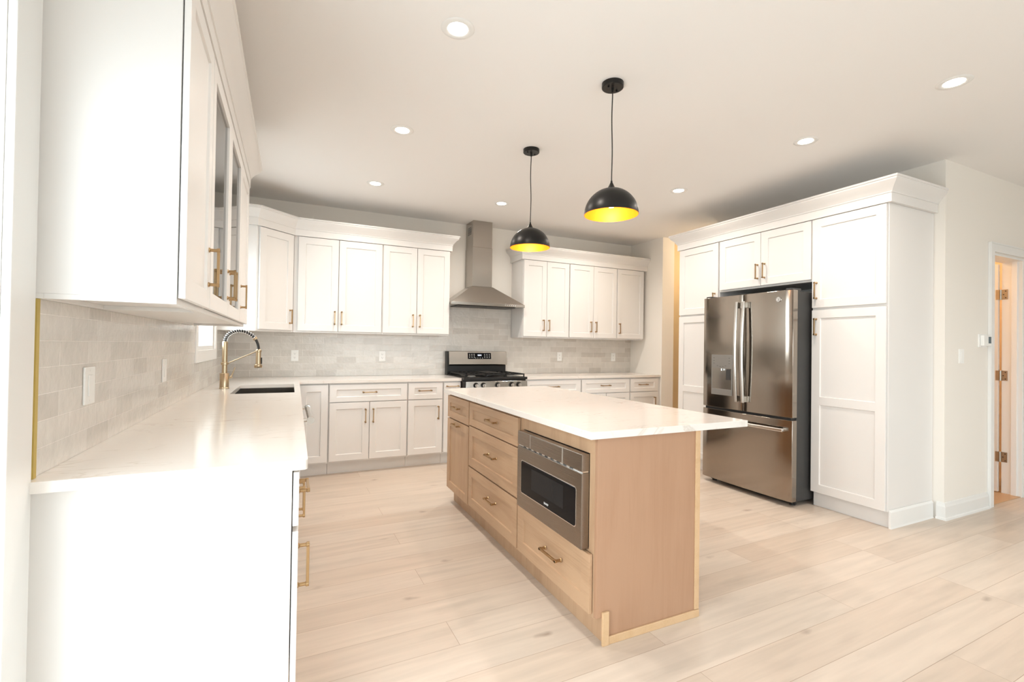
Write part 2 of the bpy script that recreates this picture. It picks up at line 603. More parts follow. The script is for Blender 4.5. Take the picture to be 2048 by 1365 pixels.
def dup(root, loc, rz=None, label=None):
    r = root.copy(); COL.objects.link(r); r.location = loc
    if rz is not None: r.rotation_euler = (0, 0, rz)
    if label: r['label'] = label
    for ch in list(root.children):
        c = ch.copy(); COL.objects.link(c); c.parent = r
        for g in list(ch.children):
            d = g.copy(); COL.objects.link(d); d.parent = c
    return r


def text_mesh(txt, name, size, mat, parent, loc, rot, depth=0.0003):
    cu = bpy.data.curves.new(name, 'FONT')
    cu.body = txt
    cu.size = size
    cu.extrude = depth
    cu.align_x = 'CENTER'; cu.align_y = 'CENTER'
    t = bpy.data.objects.new(name + '_curve', cu)
    COL.objects.link(t)
    dg = bpy.context.evaluated_depsgraph_get()
    me = bpy.data.meshes.new_from_object(t.evaluated_get(dg))
    bpy.data.objects.remove(t)
    me.materials.clear(); me.materials.append(mat)
    o = bpy.data.objects.new(name, me)
    COL.objects.link(o)
    o.parent = parent
    o.location = loc
    o.rotation_euler = rot
    return o


# ------------------------------------------------------------ the room
struct('floor', MB().box(-0.72, 7.7, -3.75, 5.6, -0.1, 0.0), M_FLOOR)
struct('ceiling', MB().box(-0.72, 7.7, -3.75, 5.6, CEIL, CEIL + 0.12), M_CEIL)
# left wall with the glass door beside the camera and the window above the sink
DY0, DY1, DZ = -0.75, 1.45, 2.12
WY0, WY1, WZ0, WZ1 = 3.875, 4.705, 1.205, 2.14
XO = -0.73
w = MB()
w.box(XO, XL, -3.75, DY0, 0, CEIL).box(XO, XL, DY0, DY1, DZ, CEIL)
w.box(XO, XL, DY1, WY0, 0, CEIL).box(XO, XL, WY0, WY1, 0, WZ0).box(XO, XL, WY0, WY1, WZ1, CEIL).box(XO, XL, WY1, 5.6, 0, CEIL)
struct('wall_left', w, M_WALL)
struct('wall_back', MB().box(XL, 4.655, YB, 5.6, 0, CEIL), M_WALL)
struct('wall_side', MB().box(XS, 4.655, 4.79, YB, 0, CEIL), M_WALL)
struct('wall_hall', MB().box(4.655, 7.6, 5.05, 5.17, 0, CEIL), M_TAN)
# wall behind the tall cabinets and the wall with the door
struct('wall_pantry', MB().box(4.50, 4.62, 1.83, 3.93, 0, CEIL), M_WALL)
OX0, OX1, OZ = 5.266, 5.858, 2.105
w = MB().box(4.62, OX0, 1.83, 1.95, 0, CEIL).box(OX0, OX1, 1.83, 1.95, OZ, CEIL).box(OX1, 7.6, 1.83, 1.95, 0, CEIL)
struct('wall_right', w, M_WALL)
struct('wall_far', MB().box(7.6, 7.7, -3.75, 5.6, 0, CEIL), M_WALL)
w = MB().box(4.9, 5.0, 1.95, 3.93, 0, CEIL).box(5.0, 6.6, 3.83, 3.93, 0, CEIL).box(6.5, 6.6, 1.95, 3.83, 0, CEIL)
struct('wall_closet', w, M_CREAMW)
# wall behind the camera with one wide window
w = MB()
for x0, x1 in ((-0.594, 0.6), (4.6, 7.6)):
    w.box(x0, x1, -3.75, -3.6, 0, CEIL)
for x0, x1 in ((0.6, 4.6),):
    w.box(x0, x1, -3.75, -3.6, 0, 0.50).box(x0, x1, -3.75, -3.6, 2.30, CEIL)
struct('wall_front', w, M_WALL)


def window(name, frame, panes, casing=None):
    f = struct(name, frame, M_TRIM, bevel=0.002)
    for p in panes:
        p.build('glass_pane', M_GLASS, f)
    if casing: casing.build('casing', M_TRIM, f, bevel=0.003)
    return f


# window over the sink
fr = MB()
xa, xb = -0.70, -0.64
wa, wb = -0.645, -0.5945
fr.box(wa, wb, WY0, WY0 + 0.03, WZ0, WZ1).box(wa, wb, WY1 - 0.03, WY1, WZ0, WZ1)
fr.box(wa, wb, WY0 + 0.03, WY1 - 0.03, WZ0, WZ0 + 0.03).box(wa, wb, WY0 + 0.03, WY1 - 0.03, WZ1 - 0.03, WZ1)
cs = MB()
cx0, cx1 = XL + 0.0005, XL + 0.018
cs.box(cx0, cx1, WY0 - 0.065, WY0, 1.118, WZ1 + 0.08).box(cx0, cx1, WY1, WY1 + 0.075, 1.118, WZ1 + 0.08)
cs.box(cx0, cx1, WY0, WY1, 1.118, WZ0).box(cx0, cx1, WY0, WY1, WZ1, WZ1 + 0.08)
window('window_1', fr, [MB().box(-0.608, -0.602, WY0 + 0.03, WY1 - 0.03, WZ0 + 0.03, WZ1 - 0.03)], cs)
# glass door on the left beside the camera
fr = MB()
fr.box(xa, xb, DY0, DY0 + 0.06, 0, DZ).box(xa, xb, DY1 - 0.03, DY1, 0, DZ).box(xa, xb, DY0 + 0.06, DY1 - 0.03, DZ - 0.06, DZ)
fr.box(xa, xb, DY0 + 0.06, DY1 - 0.03, 0, 0.06).box(xa, xb, 0.32, 0.38, 0.06, DZ - 0.06)
cs = MB()
cs.box(cx0, cx1, DY1, 1.568, 0, DZ + 0.115).box(cx0, cx1, DY0 - 0.115, DY0, 0, DZ + 0.115).box(cx0, cx1, DY0, DY1, DZ, DZ + 0.115)
window('window_2', fr, [MB().box(-0.675, -0.668, DY0 + 0.06, 0.32, 0.06, DZ - 0.06),
                        MB().box(-0.675, -0.668, 0.38, DY1 - 0.03, 0.06, DZ - 0.06)], cs)
for i, (x0, x1) in enumerate(((0.6, 4.6),)):
    fr = MB()
    ya, yb, z0, z1, xm = -3.70, -3.64, 0.50, 2.30, (x0 + x1) / 2
    fr.box(x0, x0 + 0.06, ya, yb, z0, z1).box(x1 - 0.06, x1, ya, yb, z0, z1)
    fr.box(x0 + 0.06, x1 - 0.06, ya, yb, z0, z0 + 0.06).box(x0 + 0.06, x1 - 0.06, ya, yb, z1 - 0.06, z1)
    fr.box(xm - 0.04, xm + 0.04, ya, yb, z0 + 0.06, z1 - 0.06)
    window('window_%d' % (i + 3), fr, [MB().box(x0 + 0.06, xm - 0.04, -3.675, -3.668, z0 + 0.06, z1 - 0.06),
                                       MB().box(xm + 0.04, x1 - 0.06, -3.675, -3.668, z0 + 0.06, z1 - 0.06)])


# baseboards: flat board, thin cap and shoe
def baseboard(name, path):
    prof = [(0.0005, 0.0), (0.024, 0.0), (0.022, 0.014), (0.014, 0.02), (0.014, 0.098), (0.010, 0.112), (0.007, 0.127), (0.0005, 0.13)]
    struct(name, MB().sweep(path, prof), M_TRIM)


baseboard('baseboard_right', [(4.5, 1.873), (4.5, 1.83), (5.176, 1.83)])
baseboard('baseboard_far_right', [(5.945, 1.83), (7.6, 1.83)])
baseboard('baseboard_hall', [(4.655, 5.05), (7.6, 5.05)])

# door in the right wall: casing, jamb, open slab with hinges
d = MB()
d.box(OX0 - 0.005 - 0.075, OX0 - 0.005, 1.812, 1.8295, 0, OZ + 0.08).box(OX1 + 0.005, OX1 + 0.08, 1.812, 1.8295, 0, OZ + 0.08)
d.box(OX0 - 0.005, OX1 + 0.005, 1.812, 1.8295, OZ + 0.005, OZ + 0.08)
d.box(OX0 - 0.08, OX0 - 0.068, 1.806, 1.812, 0, OZ + 0.08).box(OX0 - 0.068, OX1 + 0.068, 1.806, 1.812, OZ + 0.068, OZ + 0.08)
struct('trim_1', d, M_TRIM, bevel=0.002)
d = MB()
d.box(OX0 + 0.0005, OX0 + 0.018, 1.8305, 1.965, 0, OZ - 0.0005).box(OX1 - 0.018, OX1 - 0.0005, 1.8305, 1.965, 0, OZ - 0.0005)
d.box(OX0 + 0.018, OX1 - 0.018, 1.8305, 1.965, OZ - 0.018, OZ - 0.0005)
d.box(OX1 - 0.030, OX1 - 0.018, 1.862, 1.90, 0, OZ - 0.018).box(OX0 + 0.018, OX0 + 0.030, 1.862, 1.90, 0, OZ - 0.018)
struct('trim_2', d, M_TRIM, bevel=0.0015)
hx = OX1 - 0.018
slab = MB().box(hx - 0.014, hx + 0.020, 1.985, 2.55, 0.012, OZ - 0.025)
door = struct('door_1', slab, M_TRIM, bevel=0.002, label='white hinged door standing open beyond the right-hand wall')
for hz in (0.33, 1.065, 1.80):
    h = MB()
    h.box(hx - 0.003, hx - 0.0005, 1.925, 1.966, hz - 0.045, hz + 0.045)
    h.cyl((hx - 0.004, 1.974, hz - 0.046), (hx - 0.004, 1.974, hz + 0.046), 0.008, n=14)
    h.box(hx - 0.016, hx - 0.0145, 1.976, 2.0, hz - 0.045, hz + 0.045)
    o = h.build('hinge', M_NICKEL, door, smooth=True)
    s = MB()
    for q in (-0.03, 0.0, 0.03):
        s.cyl((hx - 0.0045, 1.945 + (0.008 if q == 0 else -0.006), hz + q), (hx - 0.003, 1.945 + (0.008 if q == 0 else -0.006), hz + q), 0.005, n=10)
    s.build('screw', M_SLOT, o)
struct('trim_3', MB().box(OX0 + 0.02, OX1 - 0.02, 1.84, 3.8, 0.0, 0.006), M_OAKFL)
ld = bpy.data.lights.new('closet_lamp', 'POINT')
ld.energy = 18; ld.color = (1.0, 0.62, 0.30); ld.shadow_soft_size = 0.08
o = bpy.data.objects.new('closet_lamp', ld); o.location = (5.45, 2.9, 2.45); COL.objects.link(o)

ld = bpy.data.lights.new('hall_lamp', 'POINT')
ld.energy = 14; ld.color = (1.0, 0.80, 0.55); ld.shadow_soft_size = 0.1
o = bpy.data.objects.new('hall_lamp', ld); o.location = (5.3, 4.35, 2.5); COL.objects.link(o)

# ------------------------------------------------------------ tiled backsplashes
TT = 0.008
t = MB().box(XL + 0.0005, XL + TT, 1.605, 3.809, CT + 0.0005, 1.3715).box(XL + 0.0005, XL + TT, 3.809, 4.781, CT + 0.0005, 1.117)
t.box(XL + 0.0005, XL + TT, 4.781, YB - 0.0005, CT + 0.0005, 1.3715)
tag(t.build('tile_backsplash', M_TILEL), 'glazed greige tile backsplash on the left wall behind the sink counter', 'backsplash')
t = MB().box(XL + TT + 0.0005, XS - 0.0005, YB - TT, YB - 0.0005, CT + 0.0005, 1.3715).box(1.618, 2.537, YB - TT, YB - 0.0005, 1.3715, 1.727)
tag(t.build('tile_backsplash', M_TILEB), 'pale grey tile backsplash along the back wall behind the range', 'backsplash')
struct('trim_4', MB().box(XL + 0.0005, XL + 0.013, 1.588, 1.6045, CT + 0.0005, 1.3715), M_STRIP)


# ------------------------------------------------------------ cabinet builder
def handle(parent, x, z, yf, vertical, length=0.14, mat=None, s=1.0):
    """bar pull on two flared posts, door face at local y = yf looking towards -y"""
    mat = mat or M_BRASS
    mb = MB()
    h = length / 2
    b, so = 0.0045 * s, 0.030
    for e in (-1, 1):
        c = e * (h - 0.008)
        px, pz = (x, z + c) if vertical else (x + c, z)
        mb.cyl((px, yf, pz), (px, yf - 0.005, pz), 0.0095 * s, 0.0075 * s, n=12)
        mb.cyl((px, yf - 0.005, pz), (px, yf - so, pz), 0.0058 * s, 0.0058 * s, n=12)
        mb.cyl((px, yf - so + 0.006, pz), (px, yf - so - b, pz), 0.0072 * s, 0.0072 * s, n=12)
    if vertical:
        mb.box(x - b, x + b, yf - so - b, yf - so + b, z - h, z + h)
    else:
        mb.box(x - h, x + h, yf - so - b, yf - so + b, z - b, z + b)
    return mb.build('handle', mat, parent, bevel=0.001, smooth=True)


def front(parent, name, x0, x1, z0, z1, mat, rail=0.062, yb=-0.0035, t=0.0165, dp=0.009, mid=None, glass_=False, slab_=False, pmat=None):
    """shaker front: stiles, rails and a recessed panel as one mesh"""
    yf = yb - t
    mb = MB()
    if slab_:
        mb.box(x0, x1, yf, yb, z0, z1)
        return mb.build(name, mat, parent, bevel=0.0015)
    rz = min(rail, (z1 - z0) * 0.29)
    zs = [(z0 + rz, z1 - rz)]
    if mid:
        zs = [(z0 + rz, mid - rail / 2), (mid + rail / 2, z1 - rz)]
    xa, xb = x0 + rail, x1 - rail
    ch = 0.003
    # outer shell
    o = len(mb.v)
    us, vs_ = [x0, xa, xb, x1], [z0] + [q for p in zs for q in p] + [z1]
    nx, nz = len(us), len(vs_)
    V = [(u, yf, v) for v in vs_ for u in us]
    F = []
    holes = [(1, 1)] if not mid else [(1, 1), (1, 3)]
    for j in range(nz - 1):
        for i in range(nx - 1):
            if (i, j) in holes: continue
            F.append((j * nx + i, j * nx + i + 1, (j + 1) * nx + i + 1, (j + 1) * nx + i))
    k = len(V)
    V += [(x0, yb, z0), (x1, yb, z0), (x1, yb, z1), (x0, yb, z1)]
    bot = [i for i in range(nx)]
    top = [(nz - 1) * nx + i for i in range(nx)]
    lef = [j * nx for j in range(nz)]
    rig = [j * nx + nx - 1 for j in range(nz)]
    F.append(tuple([k, k + 1] + bot[::-1]))
    F.append(tuple([k + 3, k + 2] + top[::-1]))
    F.append(tuple([k, k + 3] + lef[::-1]))
    F.append(tuple([k + 1, k + 2] + rig[::-1]))
    if not glass_:
        F.append((k, k + 1, k + 2, k + 3))
    for (i, j) in holes:
        a, b_, c, d_ = j * nx + i, j * nx + i + 1, (j + 1) * nx + i + 1, (j + 1) * nx + i
        q = len(V)
        if glass_:
            V += [(us[i], yb, vs_[j]), (us[i + 1], yb, vs_[j]), (us[i + 1], yb, vs_[j + 1]), (us[i], yb, vs_[j + 1])]
            F += [(a, b_, q + 1, q), (b_, c, q + 2, q + 1), (c, d_, q + 3, q + 2), (d_, a, q, q + 3)]
            F += [(k, k + 1, q + 1, q), (k + 1, k + 2, q + 2, q + 1), (k + 2, k + 3, q + 3, q + 2), (k + 3, k, q, q + 3)]
        else:
            yp = yf + dp
            V += [(us[i] + ch, yp, vs_[j] + ch), (us[i + 1] - ch, yp, vs_[j] + ch), (us[i + 1] - ch, yp, vs_[j + 1] - ch), (us[i] + ch, yp, vs_[j + 1] - ch)]
            F += [(a, b_, q + 1, q), (b_, c, q + 2, q + 1), (c, d_, q + 3, q + 2), (d_, a, q, q + 3), (q, q + 1, q + 2, q + 3)]
    mb.add(V, F)
    ob = mb.build(name, mat, parent, bevel=0.0012)
    if glass_:
        MB().box(xa - 0.004, xb + 0.004, yb - 0.007, yb - 0.003, zs[0][0] - 0.004, zs[0][1] + 0.004).build('glass_pane', M_CABGLASS, ob)
    return ob


def cabinet(name, label, loc, rz, wd, depth, z0, z1, fronts, toe=0.0, mat=M_CAB, group=None, hollow=False, cat='cabinet', hmat=None, body_mat=None, inset=0.06):
    """local frame: x along the run, face frame at y = 0, fronts towards -y, back at y = depth"""
    t = thing(name, label, cat, loc, rz, group)
    mb = MB()
    g = 0.0006
    bm_ = body_mat or mat
    if hollow:
        th = 0.018
        mb.box(g, th, 0, depth, z0 + toe, z1).box(wd - th, wd - g, 0, depth, z0 + toe, z1)
        zt = 0.62 if hollow == 'sink' else z1
        mb.box(th, wd - th, depth - th, depth, z0 + toe, zt).box(th, wd - th, 0, depth - th, z0 + toe, z0 + toe + th)
        if hollow == 'shelf':
            mb.box(th, wd - th, 0, depth - th, z1 - th, z1)
            for q in (0.36, 0.67):
                zz = z0 + (z1 - z0) * q
                mb.box(th, wd - th, 0.03, depth - th, zz, zz + th)
        if toe:
            mb.box(g, wd - g, inset, inset + th, 0.0, toe)
    elif toe:
        mb.prism([(0, toe), (inset, toe), (inset, 0), (depth, 0), (depth, z1), (0, z1)], 'x', g, wd - g)
    elif z0 > 0:
        mb.box(g, wd - g, 0, depth, z0 + 0.014, z1)
        mb.box(g, wd - g, 0, 0.022, z0, z0 + 0.014).box(g, wd - g, depth - 0.022, depth, z0, z0 + 0.014)
        mb.box(g, 0.014, 0.022, depth - 0.022, z0, z0 + 0.014).box(wd - 0.014, wd - g, 0.022, depth - 0.022, z0, z0 + 0.014)
    else:
        mb.box(g, wd - g, 0, depth, z0, z1)
    mb.build('carcass', bm_, t, bevel=0.001)
    for f in fronts:
        ob = front(t, f.get('n', 'door'), f['x'][0], f['x'][1], f['z'][0], f['z'][1], f.get('mat', mat), rail=f.get('rail', 0.062),
                   mid=f.get('mid'), glass_=f.get('glass', False), slab_=f.get('slab', False))
        if 'h' in f:
            k, hx_, hz_ = f['h']
            handle(ob, hx_, hz_, -0.02, k == 'v', f.get('hl', 0.14), hmat, f.get('hs', 1.0))
    return t


def D(x0, x1, z0, z1, h=None, **kw):
    d_ = dict(x=(x0, x1), z=(z0, z1)); d_.update(kw)
    if h: d_['h'] = h
    return d_


BF = 4.827          # face of the back base cabinets
BD = 0.592
BZ = 0.884
DZ0, DZ1, RZ0, RZ1 = 0.133, 0.694, 0.702, 0.868
# base cabinets along the back wall
cabinet('base_cabinet', 'white corner base cabinet beside the sink run, half hidden by the counter', (0.022, BF, 0), 0, 0.318, BD, 0, BZ,
        [D(0.062, 0.312, DZ0, RZ1)], toe=0.115)
cabinet('base_cabinet', 'white double-door base cabinet with a wide drawer, left on the back wall', (0.341, BF, 0), 0, 0.756, BD, 0, BZ,
        [D(0.008, 0.748, RZ0, RZ1, ('h', 0.378, 0.792), n='drawer'),
         D(0.008, 0.374, DZ0, DZ1, ('v', 0.340, 0.561)), D(0.382, 0.748, DZ0, DZ1, ('v', 0.414, 0.561))], toe=0.115)
cabinet('base_cabinet', 'white base cabinet with one drawer over one door, second left of the range', (1.0975, BF, 0), 0, 0.375, BD, 0, BZ,
        [D(0.006, 0.366, RZ0, RZ1, ('h', 0.178, 0.792), n='drawer'), D(0.006, 0.366, DZ0, DZ1, ('v', 0.320, 0.558))], toe=0.115)
cabinet('base_cabinet', 'narrow white pull-out base cabinet touching the left side of the range', (1.473, BF, 0), 0, 0.196, BD, 0, BZ,
        [D(0.006, 0.190, DZ0, RZ1, ('h', 0.100, 0.831), rail=0.05)], toe=0.115)
cabinet('base_cabinet', 'white base cabinet touching the right side of the range, mostly behind the island', (2.432, BF, 0), 0, 0.772, BD, 0, BZ,
        [D(0.008, 0.764, RZ0, RZ1, ('h', 0.386, 0.795), n='drawer'), D(0.008, 0.382, DZ0, DZ1, ('v', 0.348, 0.561)), D(0.390, 0.764, DZ0, DZ1, ('v', 0.424, 0.561))], toe=0.115)
cabinet('base_cabinet', 'white base cabinet with a wide drawer, middle of three right of the range', (3.205, BF, 0), 0, 0.742, BD, 0, BZ,
        [D(0.008, 0.734, RZ0, RZ1, ('h', 0.356, 0.792), n='drawer'), D(0.008, 0.367, DZ0, DZ1, ('v', 0.333, 0.561)), D(0.375, 0.734, DZ0, DZ1, ('v', 0.409, 0.561))], toe=0.115)
cabinet('base_cabinet', 'narrow white base cabinet in the right corner of the back wall', (3.9475, BF, 0), 0, 0.504, BD, 0, BZ,
        [D(0.008, 0.464, RZ0, RZ1, ('h', 0.208, 0.792), n='drawer'), D(0.008, 0.464, DZ0, DZ1, ('v', 0.400, 0.558))], toe=0.115)

# base cabinets along the left wall (local x runs along +y, fronts face +x)
LX = 0.0185
LD = 0.602
L90 = R(90)
cabinet('base_cabinet', 'white base cabinet with a plain end panel, nearest the camera', (0.0125, 1.600, 0), L90, 0.305, 0.6055, 0, BZ,
        [D(0.002, 0.300, RZ0, RZ1, ('h', 0.150, 0.785), n='drawer', rail=0.05), D(0.002, 0.300, DZ0, 0.684, ('v', 0.035, 0.565), rail=0.05)], toe=0.115)
cabinet('base_cabinet', 'white double-door base cabinet between the near end cabinet and the dishwasher', (LX, 1.906, 0), L90, 0.872, LD, 0, BZ,
        [D(0.006, 0.866, RZ0, RZ1, ('h', 0.436, 0.785), n='drawer'), D(0.006, 0.432, DZ0, DZ1, ('v', 0.39, 0.561)), D(0.440, 0.866, DZ0, DZ1, ('v', 0.48, 0.561))], toe=0.115)
cabinet('base_cabinet', 'white sink base cabinet below the faucet', (0.055, 3.392, 0), L90, 1.434, 0.640, 0, BZ,
        [D(0.10, 1.20, RZ0, RZ1, n='false_drawer_front'), D(0.10, 0.646, DZ0, DZ1, ('v', 0.61, 0.561)), D(0.654, 1.20, DZ0, DZ1, ('v', 0.69, 0.561))], toe=0.115, hollow='sink')
# dishwasher between them
dw = thing('dishwasher', 'stainless dishwasher with a round bar handle under the sink counter', 'dishwasher', (LX, 2.785, 0), L90)
MB().box(0.002, 0.598, 0.0, 0.56, 0.10, 0.872).build('tub', M_DGRAY, dw, bevel=0.002)
dd = MB().box(0.003, 0.597, -0.022, -0.0005, 0.125, 0.872).build('door_panel', M_STEEL, dw, bevel=0.004)
hb = MB()
hb.cyl((0.03, -0.090, 0.845), (0.57, -0.090, 0.845), 0.016, n=20)
for q in (0.035, 0.565):
    hb.cyl((q, -0.022, 0.845), (q, -0.090, 0.845), 0.011, n=16)
    hb.cyl((q - 0.02, -0.090, 0.845), (q + 0.02, -0.090, 0.845), 0.0195, n=20)
hb.build('bar_handle', M_FHANDLE, dd, smooth=True)
MB().box(0.01, 0.59, 0.05, 0.07, 0.005, 0.098).build('kick_plate', M_DGRAY, dw)

# ------------------------------------------------------------ worktops
ct = MB()
z0c = 0.8845
SX0, SX1, SY0, SY1 = -0.366, 0.034, 3.70, 4.47
XN, XF = 0.055, 0.082


def xedge(y):
    return XN + (XF - XN) * (y - 1.557) / (4.80 - 1.557)


ct_pts = [(XL + 0.0005, 1.557), (XN, 1.557), (xedge(SY0), SY0), (xedge(SY1), SY1), (XF, 4.80), (1.671, 4.80), (1.671, YB - 0.0005), (XL + 0.0005, YB - 0.0005)]


def slab_with_hole(outer, hole, za, zb):
    """outer and hole are lists of plan points; made with a bmesh boolean-free fill"""
    bm = bmesh.new()
    loops = []
    for pts in (outer, hole):
        vs = [bm.verts.new((x, y, zb)) for x, y in pts]
        loops.append([bm.edges.new((vs[i], vs[(i + 1) % len(vs)])) for i in range(len(vs))])
    bmesh.ops.triangle_fill(bm, edges=loops[0] + loops[1], use_beauty=True)
    top = list(bm.faces)
    ret = bmesh.ops.extrude_face_region(bm, geom=top)
    for v in [g_ for g_ in ret['geom'] if isinstance(g_, bmesh.types.BMVert)]:
        v.co.z = za
    bmesh.ops.recalc_face_normals(bm, faces=bm.faces)
    bm.verts.index_update()
    mb = MB()
    mb.add([tuple(v.co) for v in bm.verts], [tuple(v.index for v in f.verts) for f in bm.faces])
    bm.free()
    return mb


def rnd_corner(c, a, b, r, n=5):
    c, a, b = Vector(c), Vector(a), Vector(b)
    da, db = (a - c).normalized(), (b - c).normalized()
    p0, p1 = c + da * r, c + db * r
    cc = c + da * r + db * r
    out = []
    for i in range(n + 1):
        t = i / n * math.pi / 2
        out.append(tuple(cc - db * r * math.cos(t) - da * r * math.sin(t)))
    return out


outer = [ct_pts[0]] + rnd_corner(ct_pts[1], ct_pts[0], ct_pts[4], 0.014) + ct_pts[4:]
hole = [(SX0, SY0), (SX1, SY0), (SX1, SY1), (SX0, SY1)]
tag(slab_with_hole(outer, hole, z0c, CT).build('countertop', M_QUARTZ, bevel=0.002), 'white veined stone counter running from the sink wall to the range', 'countertop')
tag(MB().box(2.4285, XS - 0.0005, 4.80, YB - 0.0005, z0c, CT).build('countertop', M_QUARTZ, bevel=0.002), 'white stone counter on the back wall right of the range', 'countertop')

# sink and faucet
sk = thing('kitchen_sink', 'undermount stainless steel sink set in the left counter', 'sink', ((SX0 + SX1) / 2, 4.085, 0.66))
s = MB()
ax, ay, wt = (SX1 - SX0) / 2 + 0.004, (SY1 - SY0) / 2 + 0.004, 0.004
zb_, zt_ = 0.005, 0.2235
s.box(-ax, ax, -ay, ay, 0.0, zb_)
s.box(-ax, -ax + wt, -ay, ay, zb_, zt_).box(ax - wt, ax, -ay, ay, zb_, zt_)
s.box(-ax + wt, ax - wt, -ay, -ay + wt, zb_, zt_).box(-ax + wt, ax - wt, ay - wt, ay, zb_, zt_)
s.build('basin', M_STEEL, sk, bevel=0.001)
MB().cyl((0, 0, zb_), (0, 0, zb_ + 0.004), 0.045, n=28).build('drain', M_CHROME, sk, smooth=True)

fx, fy = -0.447, 4.147
fc = thing('kitchen_faucet', 'brushed gold spring-neck faucet standing behind the sink', 'faucet', (fx, fy, CT))
MB().lathe([(0.034, 0.0005), (0.034, 0.006), (0.031, 0.009), (0.031, 0.113), (0.029, 0.116), (0.0, 0.116)]).build('base', M_FAUCET, fc, smooth=True)
MB().lathe([(0.0, 0.1165), (0.0185, 0.1165), (0.0185, 0.178), (0.025, 0.180), (0.025, 0.197), (0.0185, 0.199), (0.0185, 0.352), (0.015, 0.356), (0.0, 0.356)]).build('column', M_FAUCET, fc, smooth=True)
lv = MB().cyl((0.030, 0, 0.082), (0.052, 0, 0.090), 0.010, 0.009, n=14)
lv.cyl((0.046, 0, 0.088), (0.068, 0, 0.160), 0.0055, 0.004, n=12)
lv.build('lever', M_FAUCET, fc, smooth=True)
# neck: half circle from the column to the spray head
NR = 0.112
neck = []
for i in range(41):
    a_ = math.pi - i / 40 * math.pi
    neck.append((NR + NR * math.cos(a_), 0, 0.352 + 0.0 + 0.100 * math.sin(a_) * 1.0 - 0.055 * (i / 40) ** 2))
MB().tube(neck, 0.0098, n=12).build('hose', M_RUBBER, fc, smooth=True)
coil = []
turns, n_c = 17, 480
Lc = 0.78
for i in range(n_c + 1):
    u = i / n_c * Lc
    j = u * 40
    j0 = min(int(j), 39); f_ = j - j0
    p = Vector(neck[j0]).lerp(Vector(neck[j0 + 1]), f_)
    tg = (Vector(neck[j0 + 1]) - Vector(neck[j0])).normalized()
    nn = Vector((0, 1, 0)); bb = tg.cross(nn)
    th = i / n_c * turns * 2 * math.pi
    coil.append(p + (nn * math.cos(th) + bb * math.sin(th)) * 0.0145)
MB().tube(coil, 0.0020, n=8).build('spring', M_CHROME, fc, smooth=True)
cp = Vector(neck[31]); ct_ = (Vector(neck[32]) - cp).normalized()
MB().cyl(cp - ct_ * 0.008, cp + ct_ * 0.012, 0.0165, n=18).build('spring_collar', M_FAUCET, fc, smooth=True)
hx_ = 2 * NR
sh = MB().lathe([(0.0, 0.300), (0.012, 0.300), (0.018, 0.292), (0.019, 0.200), (0.020, 0.184), (0.028, 0.178), (0.029, 0.162), (0.026, 0.156), (0.0, 0.156)], (hx_, 0), 28)
sp = sh.build('spray_head', M_FAUCET, fc, smooth=True)
MB().box(hx_ + 0.014, hx_ + 0.026, -0.006, 0.006, 0.185, 0.235).build('spray_button', M_RUBBER, sp, bevel=0.003)
am = MB().cyl((0.018, 0, 0.190), (hx_ - 0.010, 0, 0.285), 0.0042, n=12)
am.lathe([(0.0205, 0.278), (0.0225, 0.280), (0.0225, 0.292), (0.0205, 0.294)], (hx_, 0), 24, close=True)
am.build('support_arm', M_FAUCET, fc, smooth=True)

# ------------------------------------------------------------ wall cabinets
UF, UD, UZ0, UZ1 = 5.107, 0.3245, 1.372, 2.325
UA, UB = 1.389, 2.319
cabinet('wall_cabinet', 'wide white double-door wall cabinet next to the angled corner cabinet', (0.018, UF, 0), 0, 0.854, UD, UZ0, UZ1,
        [D(0.040, 0.413, UA, UB, ('v', 0.451 - 0.0, 1.525)) if False else D(0.040, 0.414, UA, UB, ('v', 0.384, 1.525), rail=0.066),
         D(0.420, 0.848, UA, UB, ('v', 0.450, 1.525), rail=0.066)])
cabinet('wall_cabinet', 'white double-door wall cabinet just left of the range hood', (0.8725, UF, 0), 0, 0.742, UD, UZ0, UZ1,
        [D(0.008, 0.367, UA, UB, ('v', 0.327, 1.525)), D(0.373, 0.738, UA, UB, ('v', 0.403, 1.525))])
cabinet('wall_cabinet', 'white double-door wall cabinet just right of the range hood', (2.541, UF, 0), 0, 0.655, UD, UZ0, UZ1,
        [D(0.006, 0.324, UA, UB, ('v', 0.277, 1.528)), D(0.329, 0.649, UA, UB, ('v', 0.348, 1.528) if False else ('v', 0.355, 1.528))])
cabinet('wall_cabinet', 'white double-door wall cabinet, middle of the group right of the hood', (3.1965, UF, 0), 0, 0.747, UD, UZ0, UZ1,
        [D(0.006, 0.366, UA, UB, ('v', 0.325, 1.530)), D(0.371, 0.741, UA, UB, ('v', 0.404, 1.530))])
cabinet('wall_cabinet', 'single-door white wall cabinet at the right end of the back wall', (3.944, UF, 0), 0, 0.456, UD, UZ0, UZ1,
        [D(0.006, 0.450, UA, UB, ('v', 0.038, 1.522))])
# angled corner cabinet
A, B = Vector((-0.290, 4.820)), Vector((0.0165, UF))
ang = math.atan2(B.y - A.y, B.x - A.x)
fl = (B - A).length
cc = thing('wall_cabinet', 'white angled corner wall cabinet with a single door', 'cabinet', (A.x, A.y, 0), ang)
ca, sa = math.cos(-ang), math.sin(-ang)


def loc2(p):
    q = Vector(p) - A
    return (q.x * ca - q.y * sa, q.x * sa + q.y * ca)


body = [loc2(p) for p in ((A.x, A.y), (B.x, B.y), (B.x, YB - 0.001), (XL + 0.001, YB - 0.001), (XL + 0.001, A.y))]
MB().prism(body, 'z', UZ0, UZ1).build('carcass', M_CAB, cc, bevel=0.001)
dr = front(cc, 'door', 0.022, fl - 0.020, UA, UB, M_CAB, rail=0.066)
handle(dr, fl - 0.055, 1.520, -0.02, True)

